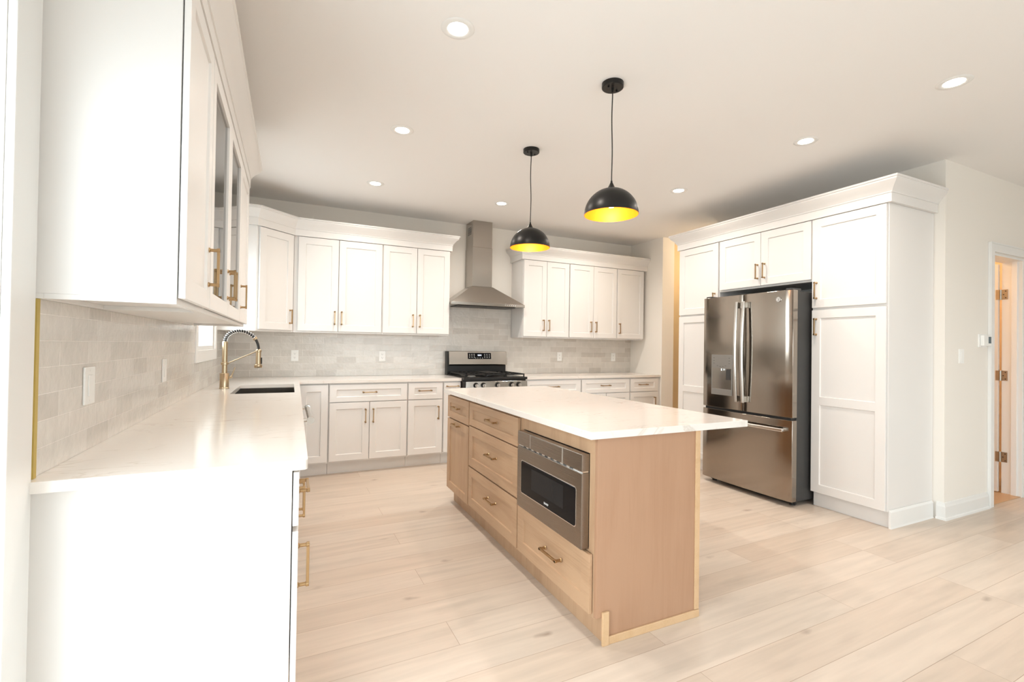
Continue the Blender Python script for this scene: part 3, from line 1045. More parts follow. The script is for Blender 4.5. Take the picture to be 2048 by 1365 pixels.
# wall cabinets on the left wall
UXF, ULD = -0.290, 0.3025
cabinet('wall_cabinet', 'white single-door wall cabinet with a plain side, nearest the camera', (UXF, 1.589, 0), L90, 0.440, ULD, UZ0, UZ1,
        [D(0.002, 0.434, UA, UB, ('v', 0.398, 1.535))])
cabinet('wall_cabinet', 'white wall cabinet with two grey-tinted glass doors on the left wall', (UXF, 2.0295, 0), L90, 1.110, ULD, UZ0, UZ1,
        [D(0.005, 0.552, UA, UB, ('v', 0.515, 1.535), glass=True), D(0.557, 1.105, UA, UB, ('v', 0.594, 1.535), glass=True)], hollow='shelf')
cabinet('wall_cabinet', 'white single-door wall cabinet between the glass doors and the sink window', (UXF, 3.140, 0), L90, 0.520, ULD, UZ0, UZ1,
        [D(0.006, 0.514, UA, UB, ('v', 0.045, 1.535))])


# crown mouldings
def crown_profile(z, hgt):
    p = [(-0.001, 0.0), (0.0235, 0.0), (0.0235, 0.38), (0.029, 0.385), (0.029, 0.43), (0.036, 0.50), (0.052, 0.63), (0.074, 0.76), (0.083, 0.84), (0.083, 0.90), (0.090, 0.92), (0.090, 1.0), (-0.001, 1.0)]
    return [(o, z + q * hgt) for o, q in p]


CR = 0.0008
pr = crown_profile(UZ1 + CR, 0.165)


def crown(path, prof, label):
    o = MB().sweep(path, prof).build('crown_molding', M_CAB, smooth=True, angle=25)
    tag(o, label, 'crown molding')


crown([(XL + 0.001, A.y), (A.x, A.y), (B.x, UF), (1.614, UF), (1.614, YB - 0.002)], pr, 'white crown molding over the angled corner and left back wall cabinets')
crown([(2.541, YB - 0.002), (2.541, UF), (XS - 0.002, UF)], pr, 'white crown molding over the wall cabinets right of the hood')
crown([(XL + 0.001, 1.589), (UXF, 1.589), (UXF, 3.660), (XL + 0.001, 3.660)], crown_profile(UZ1 + CR, 0.165), 'white crown molding over the left wall cabinets with glass doors')

# ------------------------------------------------------------ tall cabinets and fridge (local x runs along -y, fronts face -x)
PX, PD = 3.884, 0.612
L_90 = R(-90)
PZ = 2.343
PT = 2.337
cabinet('pantry_cabinet', 'tall white two-door pantry cabinet at the right, beside the wall end', (PX, 2.4447, 0), L_90, 0.5457, PD, 0, PZ,
        [D(0.006, 0.536, 1.616, PT, ('v', 0.042, 1.755), rail=0.066), D(0.006, 0.536, 0.122, 1.596, ('v', 0.042, 1.460), mid=0.862, rail=0.066)], toe=0.118, inset=0.030)
cabinet('pantry_cabinet', 'tall white pantry cabinet at the far side of the fridge', (PX, 3.9037, 0), L_90, 0.532, PD, 0, PZ,
        [D(0.008, 0.524, 1.630, PT, ('v', 0.488, 1.765), rail=0.066), D(0.008, 0.524, 0.122, 1.612, ('v', 0.488, 1.470), mid=0.838, rail=0.066)], toe=0.118, inset=0.030)
cabinet('wall_cabinet', 'short white two-door cabinet bridging over the fridge', (PX, 3.3710, 0), L_90, 0.9255, PD, 1.835, PZ,
        [D(0.010, 0.460, 1.853, PT, ('v', 0.432, 1.983), rail=0.066), D(0.465, 0.920, 1.853, PT, ('v', 0.503, 1.983), rail=0.066)])
crown([(4.4985, 3.9037), (PX, 3.9037), (PX, 1.8990), (4.4985, 1.8990)], crown_profile(PZ + CR, 0.170), 'white crown molding over the fridge and tall pantry cabinets')
struct('baseboard_pantry', MB().sweep([(PX + 0.010, 1.8985), (4.4755, 1.8985)], [(0.0005, 0.0), (0.018, 0.0), (0.014, 0.012), (0.014, 0.115), (0.006, 0.13), (0.0005, 0.13)]), M_TRIM)

FZ = 1.760
FYA, FYB = 2.452, 3.352
FW = FYB - FYA
fx0 = 3.632
fr_ = thing('refrigerator', 'stainless french-door refrigerator with water dispenser and bottom freezer', 'refrigerator', (fx0, FYB, 0), L_90)
# local x 0..FW from the far side to the near side, y 0 = door front, back towards +y
MB().box(0.012, FW - 0.012, 0.085, 0.80, 0.04, 1.748).build('cabinet_body', M_DGRAY, fr_, bevel=0.003)
gm = FW * 0.5


def curved_front(x0, x1, z0, z1, dep=0.074, bow=0.012, n=14, edge=0.012, hole=None):
    """door skin bowed in plan with rounded vertical edges"""
    pts = []
    for i in range(n + 1):
        u = i / n
        x = x0 + (x1 - x0) * u
        s_ = (x - 0) / FW * 2 - 1
        y = bow * s_ * s_
        e = min(x - x0, x1 - x)
        if e < edge:
            y += edge * 0.5 * (1 - e / edge) ** 2
        pts.append((x, y))
    pts += [(x1, dep), (x0, dep)]
    return MB().prism(pts, 'z', z0, z1)


dL = curved_front(0.0, gm - 0.0035, 0.722, FZ - 0.004).build('door', M_FRIDGE, fr_, bevel=0.002, smooth=True)
dR = curved_front(gm + 0.0035, FW, 0.722, FZ - 0.004).build('door', M_FRIDGE, fr_, bevel=0.002, smooth=True)
dF = curved_front(0.0, FW, 0.046, 0.700, n=24).build('freezer_drawer', M_FRIDGE, fr_, bevel=0.002, smooth=True)
MB().box(0.02, FW - 0.02, 0.03, 0.0845, 0.7005, 0.7215).build('gasket', M_RUBBER, fr_)


def bowed_handle(parent, x, z0, z1, w_=0.028):
    mb = MB()
    n = 24
    vs, fs = [], []
    y_in, yo = 0.0, -0.040
    for i in range(n + 1):
        u = i / n
        z = z0 + (z1 - z0) * u
        b = math.sin(math.pi * u) * 0.022
        yc = yo - b
        for dx, dy in ((-w_ / 2, 0.006), (w_ / 2, 0.006), (w_ / 2, -0.004), (w_ / 4, -0.009), (-w_ / 4, -0.009), (-w_ / 2, -0.004)):
            vs.append((x + dx, yc + dy, z))
    k = 6
    for i in range(n):
        fs += [(i * k + j, i * k + (j + 1) % k, (i + 1) * k + (j + 1) % k, (i + 1) * k + j) for j in range(k)]
    fs += [tuple(range(k)), tuple(range(n * k, n * k + k))]
    mb.add(vs, fs)
    for z in (z0 + 0.03, z1 - 0.03):
        mb.box(x - w_ * 0.32, x + w_ * 0.32, -0.038, 0.006, z - 0.026, z + 0.026)
    return mb.build('door_handle', M_FHANDLE, parent, bevel=0.002, smooth=True)


bowed_handle(dL, gm - 0.035, 0.800, 1.690)
bowed_handle(dR, gm + 0.035, 0.800, 1.690)
fh = MB()
n = 24
vs, fs = [], []
for i in range(n + 1):
    u = i / n
    x = 0.045 + (FW - 0.09) * u
    b = math.sin(math.pi * u) * 0.016
    for dz, dy in ((-0.014, 0.006), (0.014, 0.006), (0.014, -0.004), (0.007, -0.009), (-0.007, -0.009), (-0.014, -0.004)):
        vs.append((x, -0.036 - b + dy, 0.620 + dz))
for i in range(n):
    fs += [(i * 6 + j, i * 6 + (j + 1) % 6, (i + 1) * 6 + (j + 1) % 6, (i + 1) * 6 + j) for j in range(6)]
fs += [tuple(range(6)), tuple(range(n * 6, n * 6 + 6))]
fh.add(vs, fs)
for x in (0.065, FW - 0.065):
    fh.box(x - 0.022, x + 0.022, -0.034, 0.012, 0.611, 0.629)
fh.build('drawer_handle', M_FHANDLE, dF, bevel=0.002, smooth=True)
# dispenser in the far door
dx0, dx1, dzb, dzm, dzt = 0.115, 0.345, 0.842, 1.090, 1.215
dp = MB()
dp.box(dx0, dx1, -0.006, 0.012, dzm, dzt)
dpo = dp.build('dispenser_panel', M_GREYP, fr_, bevel=0.002)
nc = MB()
nc.box(dx0, dx0 + 0.008, -0.006, 0.012, dzb, dzm).box(dx1 - 0.008, dx1, -0.006, 0.012, dzb, dzm).box(dx0 + 0.008, dx1 - 0.008, -0.008, 0.012, dzb, dzb + 0.055)
nc.build('dispenser_frame', M_GREYP, dL, bevel=0.002)
nb = MB()
k_ = 12
pts = [(dx0 + 0.008 + (dx1 - dx0 - 0.016) * i / k_, -0.0005 - 0.003 * (1 - math.sin(math.pi * i / k_))) for i in range(k_ + 1)]
pts += [(dx1 - 0.008, 0.012), (dx0 + 0.008, 0.012)]
nb.prism(pts, 'z', dzb + 0.055, dzm)
nb.build('dispenser_niche', M_STEEL, dL, smooth=True)
MB().box(dx1 - 0.065, dx1 - 0.020, -0.007, -0.001, dzm - 0.105, dzm - 0.005).build('dispenser_paddle', M_DGRAY, dL, bevel=0.001)
nz_ = MB().cyl((dx0 + 0.115, -0.006, dzm - 0.002), (dx0 + 0.115, -0.006, dzm - 0.022), 0.008, n=14)
nz_.cyl((dx0 + 0.145, -0.006, dzm - 0.002), (dx0 + 0.145, -0.006, dzm - 0.018), 0.006, n=14)
nz_.build('nozzle', M_CHROME, dL, smooth=True)
for px, pz in ((0.03, 0.095), (0.03, 0.070), (0.03, 0.045), (0.200, 0.095), (0.200, 0.070), (0.200, 0.045), (0.07, 0.022), (0.10, 0.016), (0.13, 0.016), (0.16, 0.022)):
    MB().box(dx0 + px - 0.008, dx0 + px + 0.008, -0.0066, -0.0059, dzm + pz - 0.0015, dzm + pz + 0.0015).build('panel_mark', M_SLOT, dpo)
# round script badge on the near door
bx, bz = FW - 0.118, 1.685
bd = MB().cyl((bx, 0.010, bz), (bx, 0.0005, bz), 0.021, n=32)
bo = bd.build('badge', M_CHROME, fr_, smooth=True)
rg = MB()
ring = [(bx + 0.0185 * math.cos(a * math.pi / 16), 0.0002, bz + 0.0185 * math.sin(a * math.pi / 16)) for a in range(33)]
rg.tube(ring, 0.0011, n=6, cap=False)
for sgn in (-1, 1):
    lo = [(bx + sgn * (0.005 + 0.0062 * math.cos(q * 0.32)), 0.0002, bz + sgn * 0.001 + 0.0092 * math.sin(q * 0.32 + 0.5)) for q in range(17)]
    rg.tube(lo, 0.001, n=6)
rg.build('badge_script', M_GREYP, bo)
for x in (0.06, FW - 0.06):
    for y in (0.115, 0.74):
        MB().cyl((x, y, 0.0), (x, y, 0.0395), 0.022, n=16).build('foot', M_RUBBER, fr_, smooth=True)
MB().box(0.03, FW - 0.03, 0.10, 0.12, 0.012, 0.0395).build('kick_grille', M_RUBBER, fr_)
for x in (0.045, FW - 0.045):
    MB().box(x - 0.03, x + 0.03, 0.03, 0.14, 1.7485, 1.772).build('hinge_cover', M_DGRAY, fr_, bevel=0.004)

# ------------------------------------------------------------ range hood
hd = thing('range_hood', 'stainless steel chimney range hood above the range', 'range hood', (2.076, YB - 0.0015, 1.728))
hw, hdp = 0.4585, 0.400
lp = MB()
lp.box(-hw, hw, -hdp, -0.008, 0.0, 0.032)
lp.build('rim', M_STEEL, hd, bevel=0.002)
cwx, cy0 = 0.125, -0.250
cxo = -0.036
py = MB()
b4 = [(-hw + 0.004, -hdp + 0.004), (hw - 0.004, -hdp + 0.004), (hw - 0.004, -0.008), (-hw + 0.004, -0.008)]
t4 = [(cxo - cwx - 0.008, cy0 - 0.008), (cxo + cwx + 0.008, cy0 - 0.008), (cxo + cwx + 0.008, -0.008), (cxo - cwx - 0.008, -0.008)]
py.add([(x, y, 0.0322) for x, y in b4] + [(x, y, 0.236) for x, y in t4],
       [(0, 1, 2, 3), (4, 5, 6, 7), (0, 1, 5, 4), (1, 2, 6, 5), (2, 3, 7, 6), (3, 0, 4, 7)])
py.build('canopy', M_STEEL, hd, bevel=0.002)
ch = MB().box(cxo - cwx, cxo + cwx, cy0, -0.001, 0.2362, 0.70)
ch.build('lower_chimney', M_STEEL, hd, bevel=0.002)
ch = MB().box(cxo - cwx + 0.003, cxo + cwx - 0.003, cy0 + 0.003, -0.001, 0.7002, CEIL - 1.728 - 0.001).build('upper_chimney', M_STEEL, hd, bevel=0.002)
sl = MB()
for q in range(6):
    sl.box(cxo - cwx + 0.0022, cxo - cwx + 0.0029, -0.19, -0.07, 0.86 + q * 0.016, 0.867 + q * 0.016)
sl.build('vent_slot', M_SLOT, hd)
bt = MB()
for q in range(6):
    bt.cyl((0.20 + q * 0.026, -hdp - 0.003, 0.016), (0.20 + q * 0.026, -hdp + 0.001, 0.016), 0.007, n=14)
bt.build('button', M_CHROME, hd, smooth=True)
fl_ = MB()
fl_.box(-0.36, -0.005, -0.34, -0.06, -0.006, -0.0003).box(0.005, 0.36, -0.34, -0.06, -0.006, -0.0003)
fl_.build('grease_filter', M_DGRAY, hd, bevel=0.002)

# ------------------------------------------------------------ range
RX0, RX1 = 1.6725, 2.4275
RYF = 4.722
rw = RX1 - RX0
rg_ = thing('gas_range', 'stainless gas range with black cast iron grates and five knobs', 'range', (RX0, RYF, 0))
rd = 5.420 - RYF
MB().box(0.001, rw - 0.001, 0.045, rd, 0.02, 0.895).build('body', M_BLACK, rg_, bevel=0.002)
MB().prism([(0.0, 0.800), (0.044, 0.800), (0.044, 0.880), (0.010, 0.880)], 'x', 0.022, rw - 0.001).build('control_panel', M_STEEL, rg_, bevel=0.002)
MB().box(0.001, 0.0215, 0.0, 0.044, 0.800, 0.880).build('side_cap', M_BLACK, rg_, bevel=0.002)
ct2 = MB().box(0.001, rw - 0.001, 0.002, rd - 0.11, 0.8955, 0.922)
ct2.build('cooktop', M_BLACK, rg_, bevel=0.004)
for i, x in enumerate((1.807, 1.893, 2.06, 2.229, 2.318)):
    kx = x - RX0
    kb = MB().cyl((kx, 0.006, 0.842), (kx, -0.008, 0.840), 0.0265, n=28).cyl((kx, -0.008, 0.840), (kx, -0.030, 0.838), 0.021, 0.019, n=28)
    ko = kb.build('knob', M_BLACK, rg_, smooth=True)
    kk = MB().cyl((kx, -0.030, 0.838), (kx, -0.0315, 0.838), 0.0188, n=28)
    kk.box(kx - 0.0045, kx + 0.0045, -0.043, -0.0316, 0.820, 0.856)
    kk.build('knob_grip', M_FHANDLE, ko, bevel=0.001, smooth=True)
od = MB().box(0.003, rw - 0.003, 0.0, 0.044, 0.235, 0.792).build('oven_door', M_STEEL, rg_, bevel=0.003)
MB().box(0.11, rw - 0.11, -0.003, -0.0003, 0.34, 0.66).build('oven_window', M_BGLASS, od, bevel=0.001)
oh = MB().cyl((0.04, -0.045, 0.745), (rw - 0.04, -0.045, 0.745), 0.012, n=18)
for x in (0.06, rw - 0.06):
    oh.cyl((x, 0.0, 0.745), (x, -0.045, 0.745), 0.009, n=14)
oh.build('oven_handle', M_FHANDLE, od, smooth=True)
MB().box(0.003, rw - 0.003, 0.0, 0.044, 0.06, 0.225).build('lower_drawer', M_STEEL, rg_, bevel=0.003)
# backguard: black riser below, slanted stainless console above
yb0 = rd - 0.105
MB().box(0.001, rw - 0.001, yb0 + 0.010, rd, 0.896, 1.195).build('back_riser', M_BLACK, rg_, bevel=0.002)
cn = MB().prism([(yb0 - 0.030, 1.040), (yb0 + 0.0095, 1.022), (yb0 + 0.0095, 1.194), (yb0 + 0.002, 1.198), (yb0 - 0.006, 1.194)], 'x', 0.012, rw - 0.002)
con = cn.build('console', M_STEEL, rg_, bevel=0.003)
st = math.atan2(0.024, 0.154)


def onconsole(x, h, off):
    z = 1.040 + 0.154 * h
    y = yb0 - 0.030 + 0.024 * h - off
    return (x, y, z)


pz = MB()
x0_, x1_ = 0.245, 0.545
pv = [onconsole(x0_, 0.42, 0.0012), onconsole(x1_, 0.42, 0.0012), onconsole(x1_, 0.90, 0.0012), onconsole(x0_, 0.90, 0.0012)]
pv2 = [onconsole(x0_, 0.42, -0.002), onconsole(x1_, 0.42, -0.002), onconsole(x1_, 0.90, -0.002), onconsole(x0_, 0.90, -0.002)]
pz.add(pv + pv2, [(0, 1, 2, 3), (4, 5, 6, 7), (0, 1, 5, 4), (1, 2, 6, 5), (2, 3, 7, 6), (3, 0, 4, 7)])
pan = pz.build('touch_panel', M_BGLASS, rg_)
mk = MB()


def markrect(mb, x, h, w_, hh):
    a = [onconsole(x - w_, h - hh, 0.0018), onconsole(x + w_, h - hh, 0.0018), onconsole(x + w_, h + hh, 0.0018), onconsole(x - w_, h + hh, 0.0018)]
    mb.add(a, [(0, 1, 2, 3)])


for cxx in (0.268, 0.297, 0.326, 0.462, 0.492, 0.522):
    for hh in (0.54, 0.66, 0.78):
        markrect(mk, cxx, hh, 0.005, 0.018)
for cxx in (0.345, 0.372, 0.402, 0.432):
    markrect(mk, cxx, 0.50, 0.004, 0.016)
mk.build('key_mark', M_MARK, pan)
lcd = MB()
for cxx in (0.378, 0.395, 0.412):
    markrect(lcd, cxx, 0.715, 0.006, 0.055)
lcd.build('clock_digits', M_LED, pan)
# grates: three cast iron sections with fingers
gz = 0.9225
for gi in range(3):
    gx0 = 0.022 + gi * (rw - 0.044) / 3 + 0.003
    gx1 = 0.022 + (gi + 1) * (rw - 0.044) / 3 - 0.003
    ga, gb = 0.030, rd - 0.130
    g_ = MB()
    z0g, z1g = gz + 0.022, gz + 0.036
    for x in (gx0, gx1 - 0.012):
        g_.box(x, x + 0.012, ga, gb, z0g, z1g)
    for y in (ga, (ga + gb) / 2 - 0.006, gb - 0.012):
        g_.box(gx0 + 0.012, gx1 - 0.012, y, y + 0.012, z0g, z1g)
    for q in range(1, 4):
        x = gx0 + (gx1 - gx0) * q / 4
        for y0, y1 in ((ga + 0.012, ga + 0.10), ((ga + gb) / 2 - 0.09, (ga + gb) / 2 - 0.006), ((ga + gb) / 2 + 0.006, (ga + gb) / 2 + 0.09), (gb - 0.10, gb - 0.012)):
            g_.box(x - 0.005, x + 0.005, y0, y1, z0g, z1g)
    for x in (gx0, gx1 - 0.012):
        for y in (ga, gb - 0.012):
            g_.box(x, x + 0.012, y, y + 0.012, gz, z0g)
    if gi == 1:
        g_.box(gx0 + 0.03, gx1 - 0.03, ga + 0.08, gb - 0.08, z1g, z1g + 0.008)
    g_.build('grate', M_IRON, rg_, bevel=0.0015)
for bx_, by_, br_ in ((0.14, 0.16, 0.045), (0.14, 0.43, 0.035), (0.377, 0.30, 0.05), (0.615, 0.16, 0.05), (0.615, 0.43, 0.035)):
    MB().lathe([(br_, gz), (br_, gz + 0.006), (br_ * 0.8, gz + 0.010), (br_ * 0.8, gz + 0.016), (0.0, gz + 0.018)], (bx_, by_), 28).build('burner', M_GREYP, rg_, smooth=True)

# ------------------------------------------------------------ island
IX, IZ = 1.188, 0.882
IDp = 0.585
IY0, IY1 = 1.668, 3.690
ia = cabinet('island_cabinet', 'light wood island cabinet with a drawer above a pull-out door, far end', (IX, IY1, 0), L_90, 0.505, IDp, 0, IZ,
             [D(0.006, 0.498, 0.690, 0.862, ('h', 0.250, 0.786), n='drawer', mat=M_WOODH, rail=0.058), D(0.006, 0.498, 0.122, 0.680, ('h', 0.250, 0.655), mat=M_WOODV, rail=0.058)],
             toe=0.112, mat=M_WOODV, inset=0.045)
ib = cabinet('island_cabinet', 'light wood island cabinet with three stacked drawers, middle of the island', (IX, 3.1845, 0), L_90, 0.806, IDp, 0, IZ,
             [D(0.008, 0.800, 0.700, 0.862, ('h', 0.443, 0.790), n='drawer', mat=M_WOODH), D(0.008, 0.800, 0.412, 0.692, ('h', 0.443, 0.568), n='drawer', mat=M_WOODH),
              D(0.008, 0.800, 0.130, 0.402, ('h', 0.443, 0.288), n='drawer', mat=M_WOODH)], toe=0.112, mat=M_WOODV, inset=0.045)
# near cabinet holds the microwave: face frame around an opening
t = thing('island_cabinet', 'light wood island cabinet around the microwave with one deep drawer, near end', 'cabinet', (IX, 2.3780, 0), L_90)
wN = 2.378 - IY0
c_ = MB()
th = 0.018
mzA, mzB = 0.392, 0.806
c_.box(0.0006, th, 0, IDp, 0.112, IZ).box(wN - th, wN - 0.0006, 0, IDp, 0.112, IZ)
c_.box(th, wN - th, IDp - th, IDp, 0.112, IZ)
c_.box(th, wN - th, 0, IDp - th, 0.112, 0.130).box(th, wN - th, 0, IDp - th, mzA - 0.018, mzA).box(th, wN - th, 0, IDp - th, mzB, IZ)
c_.box(th, 0.034, 0, 0.02, mzA, mzB).box(wN - 0.040, wN - th, 0, 0.02, mzA, mzB)
c_.box(0.0006, wN - 0.0006, 0.045, 0.063, 0.0, 0.112)
c_.build('carcass', M_WOODV, t, bevel=0.001)
df = front(t, 'drawer', 0.008, wN - 0.006, 0.130, 0.382, M_WOODH)
handle(df, 0.398, 0.264, -0.02, False, 0.165, None, 1.15)
# finished end panel with corner stile and floor trims
pe = MB()
yE0, yE1 = -IDp, 0.0
Lx = wN + 0.0006
# panel outline with the toe notch (local y 0 = face, z up)
pe.prism([(0.0, 0.118), (0.044, 0.118), (0.044, 0.0), (IDp + 0.001, 0.0), (IDp + 0.001, IZ), (0.0, IZ)], 'x', Lx, Lx + 0.018)
eo = pe.build('end_panel', M_WOODP, t, bevel=0.001)
MB().box(Lx + 0.0185, Lx + 0.024, IDp - 0.026, IDp + 0.002, 0.036, IZ).build('corner_strip', M_WOODL, eo, bevel=0.001)
MB().box(Lx + 0.0185, Lx + 0.027, 0.062, IDp + 0.002, 0.0, 0.034).build('base_strip', M_WOODL, eo, bevel=0.002)
MB().box(Lx + 0.0185, Lx + 0.030, 0.028, 0.0615, 0.0, 0.142).build('corner_block', M_WOODL, eo, bevel=0.002)
# microwave drawer
mw = thing('microwave_drawer', 'stainless microwave drawer with a black glass window, built into the island', 'microwave', (IX, 2.3780, mzA), L_90)
mx0, mx1 = 0.040, wN - 0.046
hM = mzB - mzA - 0.003
MB().box(mx0, mx1, 0.001, 0.50, 0.004, hM - 0.004).build('housing', M_DGRAY, mw)
f0, f1 = 0.036, wN - 0.041
zS = hM - 0.078
up = MB().box(f0, f1, -0.040, -0.0006, zS + 0.004, hM).build('control_fascia', M_MWSTEEL, mw, bevel=0.002)
cpn = MB().box(f0 + 0.155, f0 + 0.470, -0.0425, -0.0402, zS + 0.006, hM - 0.003).build('flip_panel', M_MWSTEEL, up, bevel=0.001)
eg = MB().box(f0 + 0.151, f0 + 0.1548, -0.0425, -0.0402, zS + 0.006, hM - 0.003).box(f0 + 0.4702, f0 + 0.474, -0.0425, -0.0402, zS + 0.006, hM - 0.003)
eg.build('panel_edge', M_CHROME, up)
dwn = MB().box(f0, f1, -0.040, -0.0006, 0.0, zS - 0.004)
dwo = dwn.build('drawer_front', M_MWSTEEL, mw, bevel=0.002)
MB().box(f0 + 0.004, f1 - 0.004, -0.033, -0.0006, zS - 0.0035, zS + 0.0035).build('vent_strip', M_CHROME, mw)
vs_ = MB()
for q in range(9):
    xx = f0 + 0.06 + q * 0.058
    vs_.box(xx, xx + 0.030, -0.0338, -0.0331, zS - 0.0025, zS + 0.002)
vs_.build('vent_slot', M_SLOT, mw)


def round_rect(x0, x1, z0, z1, r, n=6):
    out = []
    for cx_, cz_, a0 in ((x1 - r, z0 + r, -90), (x1 - r, z1 - r, 0), (x0 + r, z1 - r, 90), (x0 + r, z0 + r, 180)):
        for i in range(n + 1):
            a = R(a0 + 90 * i / n)
            out.append((cx_ + r * math.cos(a), cz_ + r * math.sin(a)))
    return out


wx0, wx1, wz0, wz1 = f0 + 0.052, f1 - 0.046, 0.086, 0.256
MB().prism(round_rect(wx0 - 0.004, wx1 + 0.004, wz0 - 0.004, wz1 + 0.004, 0.014), 'y', -0.0412, -0.0401).build('window_rim', M_CHROME, dwo)
gw = MB().prism(round_rect(wx0, wx1, wz0, wz1, 0.012), 'y', -0.0425, -0.0413).build('window_glass', M_BGLASS, mw)
MB().box(wx0 + 0.12, wx1 - 0.10, -0.0429, -0.0426, wz0 + 0.045, wz1 - 0.018).build('window_screen', M_SCREEN, gw)
text_mesh('SHARP', 'logo', 0.015, M_MARK, gw, ((wx0 + wx1) / 2 + 0.01, -0.0428, wz0 + 0.018), (R(90), 0, 0))
tag(MB().box(1.136, 2.078, 1.626, 3.700, IZ + 0.0005, CT).build('countertop', M_QUARTZ, bevel=0.002), 'white stone countertop of the island with an overhang on the right', 'countertop')


# ------------------------------------------------------------ pendant lamps
def pendant(loc, label):
    t = thing('pendant_lamp', label, 'pendant lamp', loc, 0, 'pendant lamps over the island')
    x, y, z = 0, 0, 0
    cz = CEIL - loc[2]
    MB().lathe([(0.0, cz - 0.0005), (0.060, cz - 0.0005), (0.060, cz - 0.024), (0.057, cz - 0.027), (0.0, cz - 0.027)]).build('canopy', M_BLACK, t, smooth=True)
    s_ = MB()
    for e in (-1, 1):
        s_.cyl((e * 0.034, e * 0.008, cz - 0.027), (e * 0.034, e * 0.008, cz - 0.035), 0.005, n=12)
    s_.cyl((0, 0, cz - 0.027), (0, 0, cz - 0.052), 0.0075, 0.006, n=14)
    s_.build('canopy_screw', M_BLACK, t, smooth=True)
    c_pts = []
    for i in range(25):
        u = i / 24
        c_pts.append((0.005 * math.sin(u * 5.5) * math.sin(math.pi * u), 0.003 * math.sin(u * 4) * math.sin(math.pi * u), 0.192 + (cz - 0.05 - 0.192) * u))
    MB().tube(c_pts, 0.0032, n=10).build('cord', M_RUBBER, t, smooth=True)
    Rr = 0.149
    outer_ = [(Rr * math.cos(a), 0.002 + (Rr * 0.99) * math.sin(a)) for a in [i / 22 * (math.pi / 2 - 0.10) for i in range(23)]]
    inner_ = [(max(r - 0.0022, 0.001), zz - 0.0012) for r, zz in outer_]
    sh = MB().lathe(outer_ + inner_[::-1][:1], n=64)
    sh.f = [f for f in sh.f if len(f) == 4]
    so = sh.build('shade', M_BLACK, t, smooth=True, angle=60)
    si = MB().lathe([(outer_[0][0], outer_[0][1] - 0.0005)] + inner_, n=64)
    si.f = [f for f in si.f if len(f) == 4]
    si.build('gold_lining', M_GOLDIN, so, smooth=True, angle=60)['label'] = 'gold leaf inside of the shade'
    MB().lathe([(0.0, 0.192), (0.005, 0.192), (0.006, 0.182), (0.009, 0.176), (0.020, 0.154), (0.026, 0.1495), (0.026, 0.143), (0.0, 0.143)], n=28).build('neck', M_BLACK, t, smooth=True)
    b_ = MB().lathe([(0.0, 0.142), (0.016, 0.142), (0.017, 0.10), (0.0, 0.10)], n=20).build('socket', M_BLACK, t, smooth=True)
    MB().lathe([(0.012, 0.0995), (0.020, 0.088), (0.026, 0.068), (0.022, 0.050), (0.012, 0.043), (0.0, 0.041)], n=24).build('bulb', M_BULB, t, smooth=True)
    l_ = bpy.data.lights.new('pendant_light', 'POINT')
    l_.energy = 1.5; l_.color = (1.0, 0.78, 0.50); l_.shadow_soft_size = 0.022
    lo = bpy.data.objects.new('pendant_light', l_); COL.objects.link(lo); lo.parent = t; lo.location = (0, 0, 0.02)
    return t


pendant((1.602, 2.130, 2.005), 'larger-looking black dome pendant lamp hanging over the near half of the island')
pendant((1.607, 3.120, 2.003), 'smaller-looking black dome pendant lamp hanging over the far half of the island')


# ------------------------------------------------------------ recessed lights
def downlight(x, y, label):
    t = thing('recessed_light', label, 'ceiling light', (x, y, CEIL), 0, 'recessed ceiling lights')
    MB().lathe([(0.0465, -0.0025), (0.054, -0.006), (0.074, -0.004), (0.078, -0.0006), (0.0465, -0.0006)], n=48, close=True).build('trim_ring', M_TRIM, t, smooth=True)
    MB().lathe([(0.0, -0.0035), (0.046, -0.0035), (0.046, -0.0006), (0.0, -0.0006)], n=48).build('lens', M_LENS, t, smooth=True)
    l_ = bpy.data.lights.new('downlight_beam', 'AREA')
    l_.shape = 'DISK'; l_.size = 0.10; l_.energy = DOWN; l_.color = (1.0, 0.905, 0.81); l_.spread = R(150)
    lo = bpy.data.objects.new('downlight_beam', l_); COL.objects.link(lo); lo.parent = t; lo.location = (0, 0, -0.006)


DOWN = 7.4
downlight(0.679, 2.082, 'recessed ceiling light nearest the camera, at the top of the photo')
downlight(0.670, 3.241, 'recessed ceiling light above the aisle, middle of the left row of three')
downlight(0.680, 4.433, 'recessed ceiling light in front of the left back wall cabinets')
downlight(1.951, 4.444, 'recessed ceiling light in front of the range hood chimney')
downlight(3.250, 4.440, 'recessed ceiling light in front of the right back wall cabinets, behind the near pendant')
downlight(3.250, 3.300, 'recessed ceiling light in front of the fridge, right of the near pendant')
downlight(3.255, 2.107, 'recessed ceiling light in front of the near tall pantry cabinet')
downlight(3.247, 1.286, 'recessed ceiling light at the far right of the ceiling, nearest the door wall')


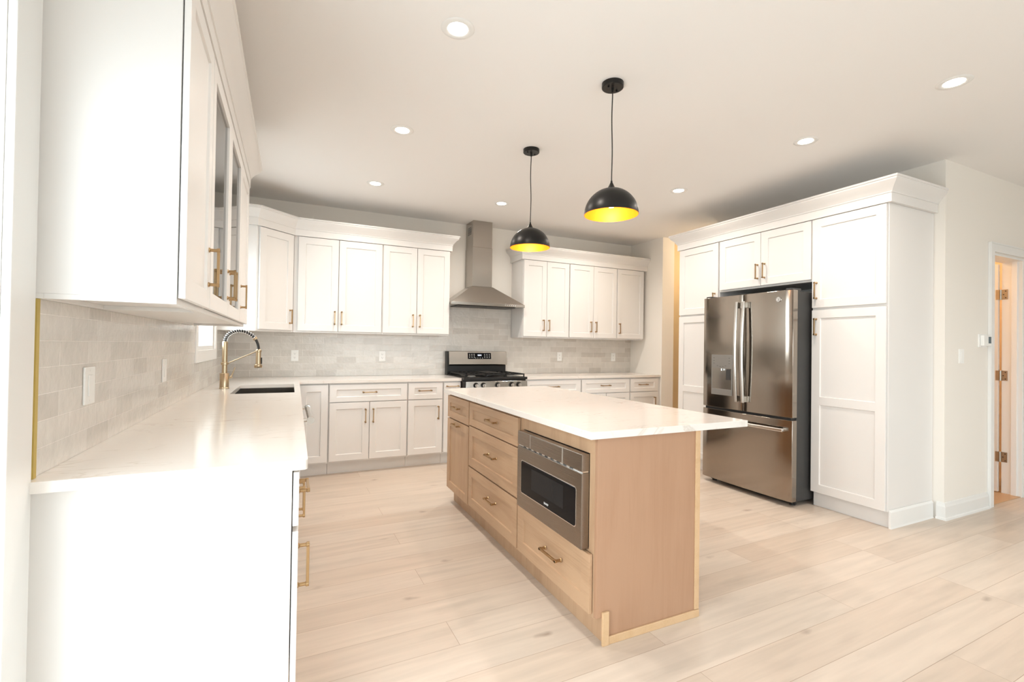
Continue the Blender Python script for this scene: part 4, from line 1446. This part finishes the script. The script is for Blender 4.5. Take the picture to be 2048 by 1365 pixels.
# ------------------------------------------------------------ outlets, switches, thermostat
def plate(loc, rz, label, kind, w_=0.072, h_=0.116):
    cat = 'outlet' if kind == 'outlet' else 'light switch'
    t = thing('wall_outlet' if kind == 'outlet' else 'light_switch', label, cat, loc, rz)
    MB().box(-w_ / 2, w_ / 2, -0.006, -0.0003, -h_ / 2, h_ / 2).build('cover_plate', M_PLATE, t, bevel=0.002)
    if kind == 'outlet':
        for dz in (-0.020, 0.020):
            r_ = MB().prism(round_rect(-0.016, 0.016, dz - 0.014, dz + 0.014, 0.007), 'y', -0.0078, -0.0061).build('receptacle', M_PLATE, t)
            s_ = MB().box(-0.0075, -0.0055, -0.0082, -0.0079, dz - 0.002, dz + 0.007).box(0.0055, 0.0075, -0.0082, -0.0079, dz - 0.002, dz + 0.006)
            s_.cyl((0, -0.0082, dz - 0.007), (0, -0.0079, dz - 0.007), 0.0025, n=10)
            s_.build('slot', M_SLOT, r_)
    else:
        MB().box(-0.017, 0.017, -0.0085, -0.0061, -0.034, 0.034).build('rocker', M_PLATE, t, bevel=0.0015)
    sc_ = MB()
    for dz in (-h_ / 2 + 0.012, h_ / 2 - 0.012):
        sc_.cyl((0, -0.0066, dz), (0, -0.0061, dz), 0.003, n=10)
    sc_.build('screw', M_PLATE, t)


plate((XL + TT, 1.947, 1.122), L90, 'white switch plate on the left tile, nearest the camera', 'switch', 0.086, 0.120)
plate((XL + TT, 2.945, 1.117), L90, 'white switch plate on the left tile, second towards the sink', 'switch', 0.080, 0.118)
plate((0.044, YB - TT, 1.134), 0, 'white duplex outlet on the back tile right of the faucet', 'outlet')
plate((0.940, YB - TT, 1.132), 0, 'white duplex outlet on the back tile left of the range', 'outlet')
plate((3.260, YB - TT, 1.135), 0, 'white duplex outlet on the back tile, first right of the range', 'outlet')
plate((4.145, YB - TT, 1.130), 0, 'white duplex outlet on the back tile near the right corner', 'outlet')
plate((4.745, 1.83, 1.240), 0, 'white rocker switch on the wall right of the pantry cabinet', 'switch', 0.076, 0.112)
th_ = thing('thermostat', 'white wall thermostat with a dark display beside the door casing', 'thermostat', (5.085, 1.83, 1.370))
MB().box(-0.070, 0.060, -0.008, -0.0003, -0.056, 0.050).build('wall_plate', M_PLATE, th_, bevel=0.002)
bo_ = MB().box(-0.048, 0.078, -0.032, -0.0085, -0.045, 0.042).build('body', M_PLATE, th_, bevel=0.004)
MB().box(0.028, 0.072, -0.0332, -0.0321, -0.024, 0.030).build('display', M_DISP, bo_, bevel=0.001)
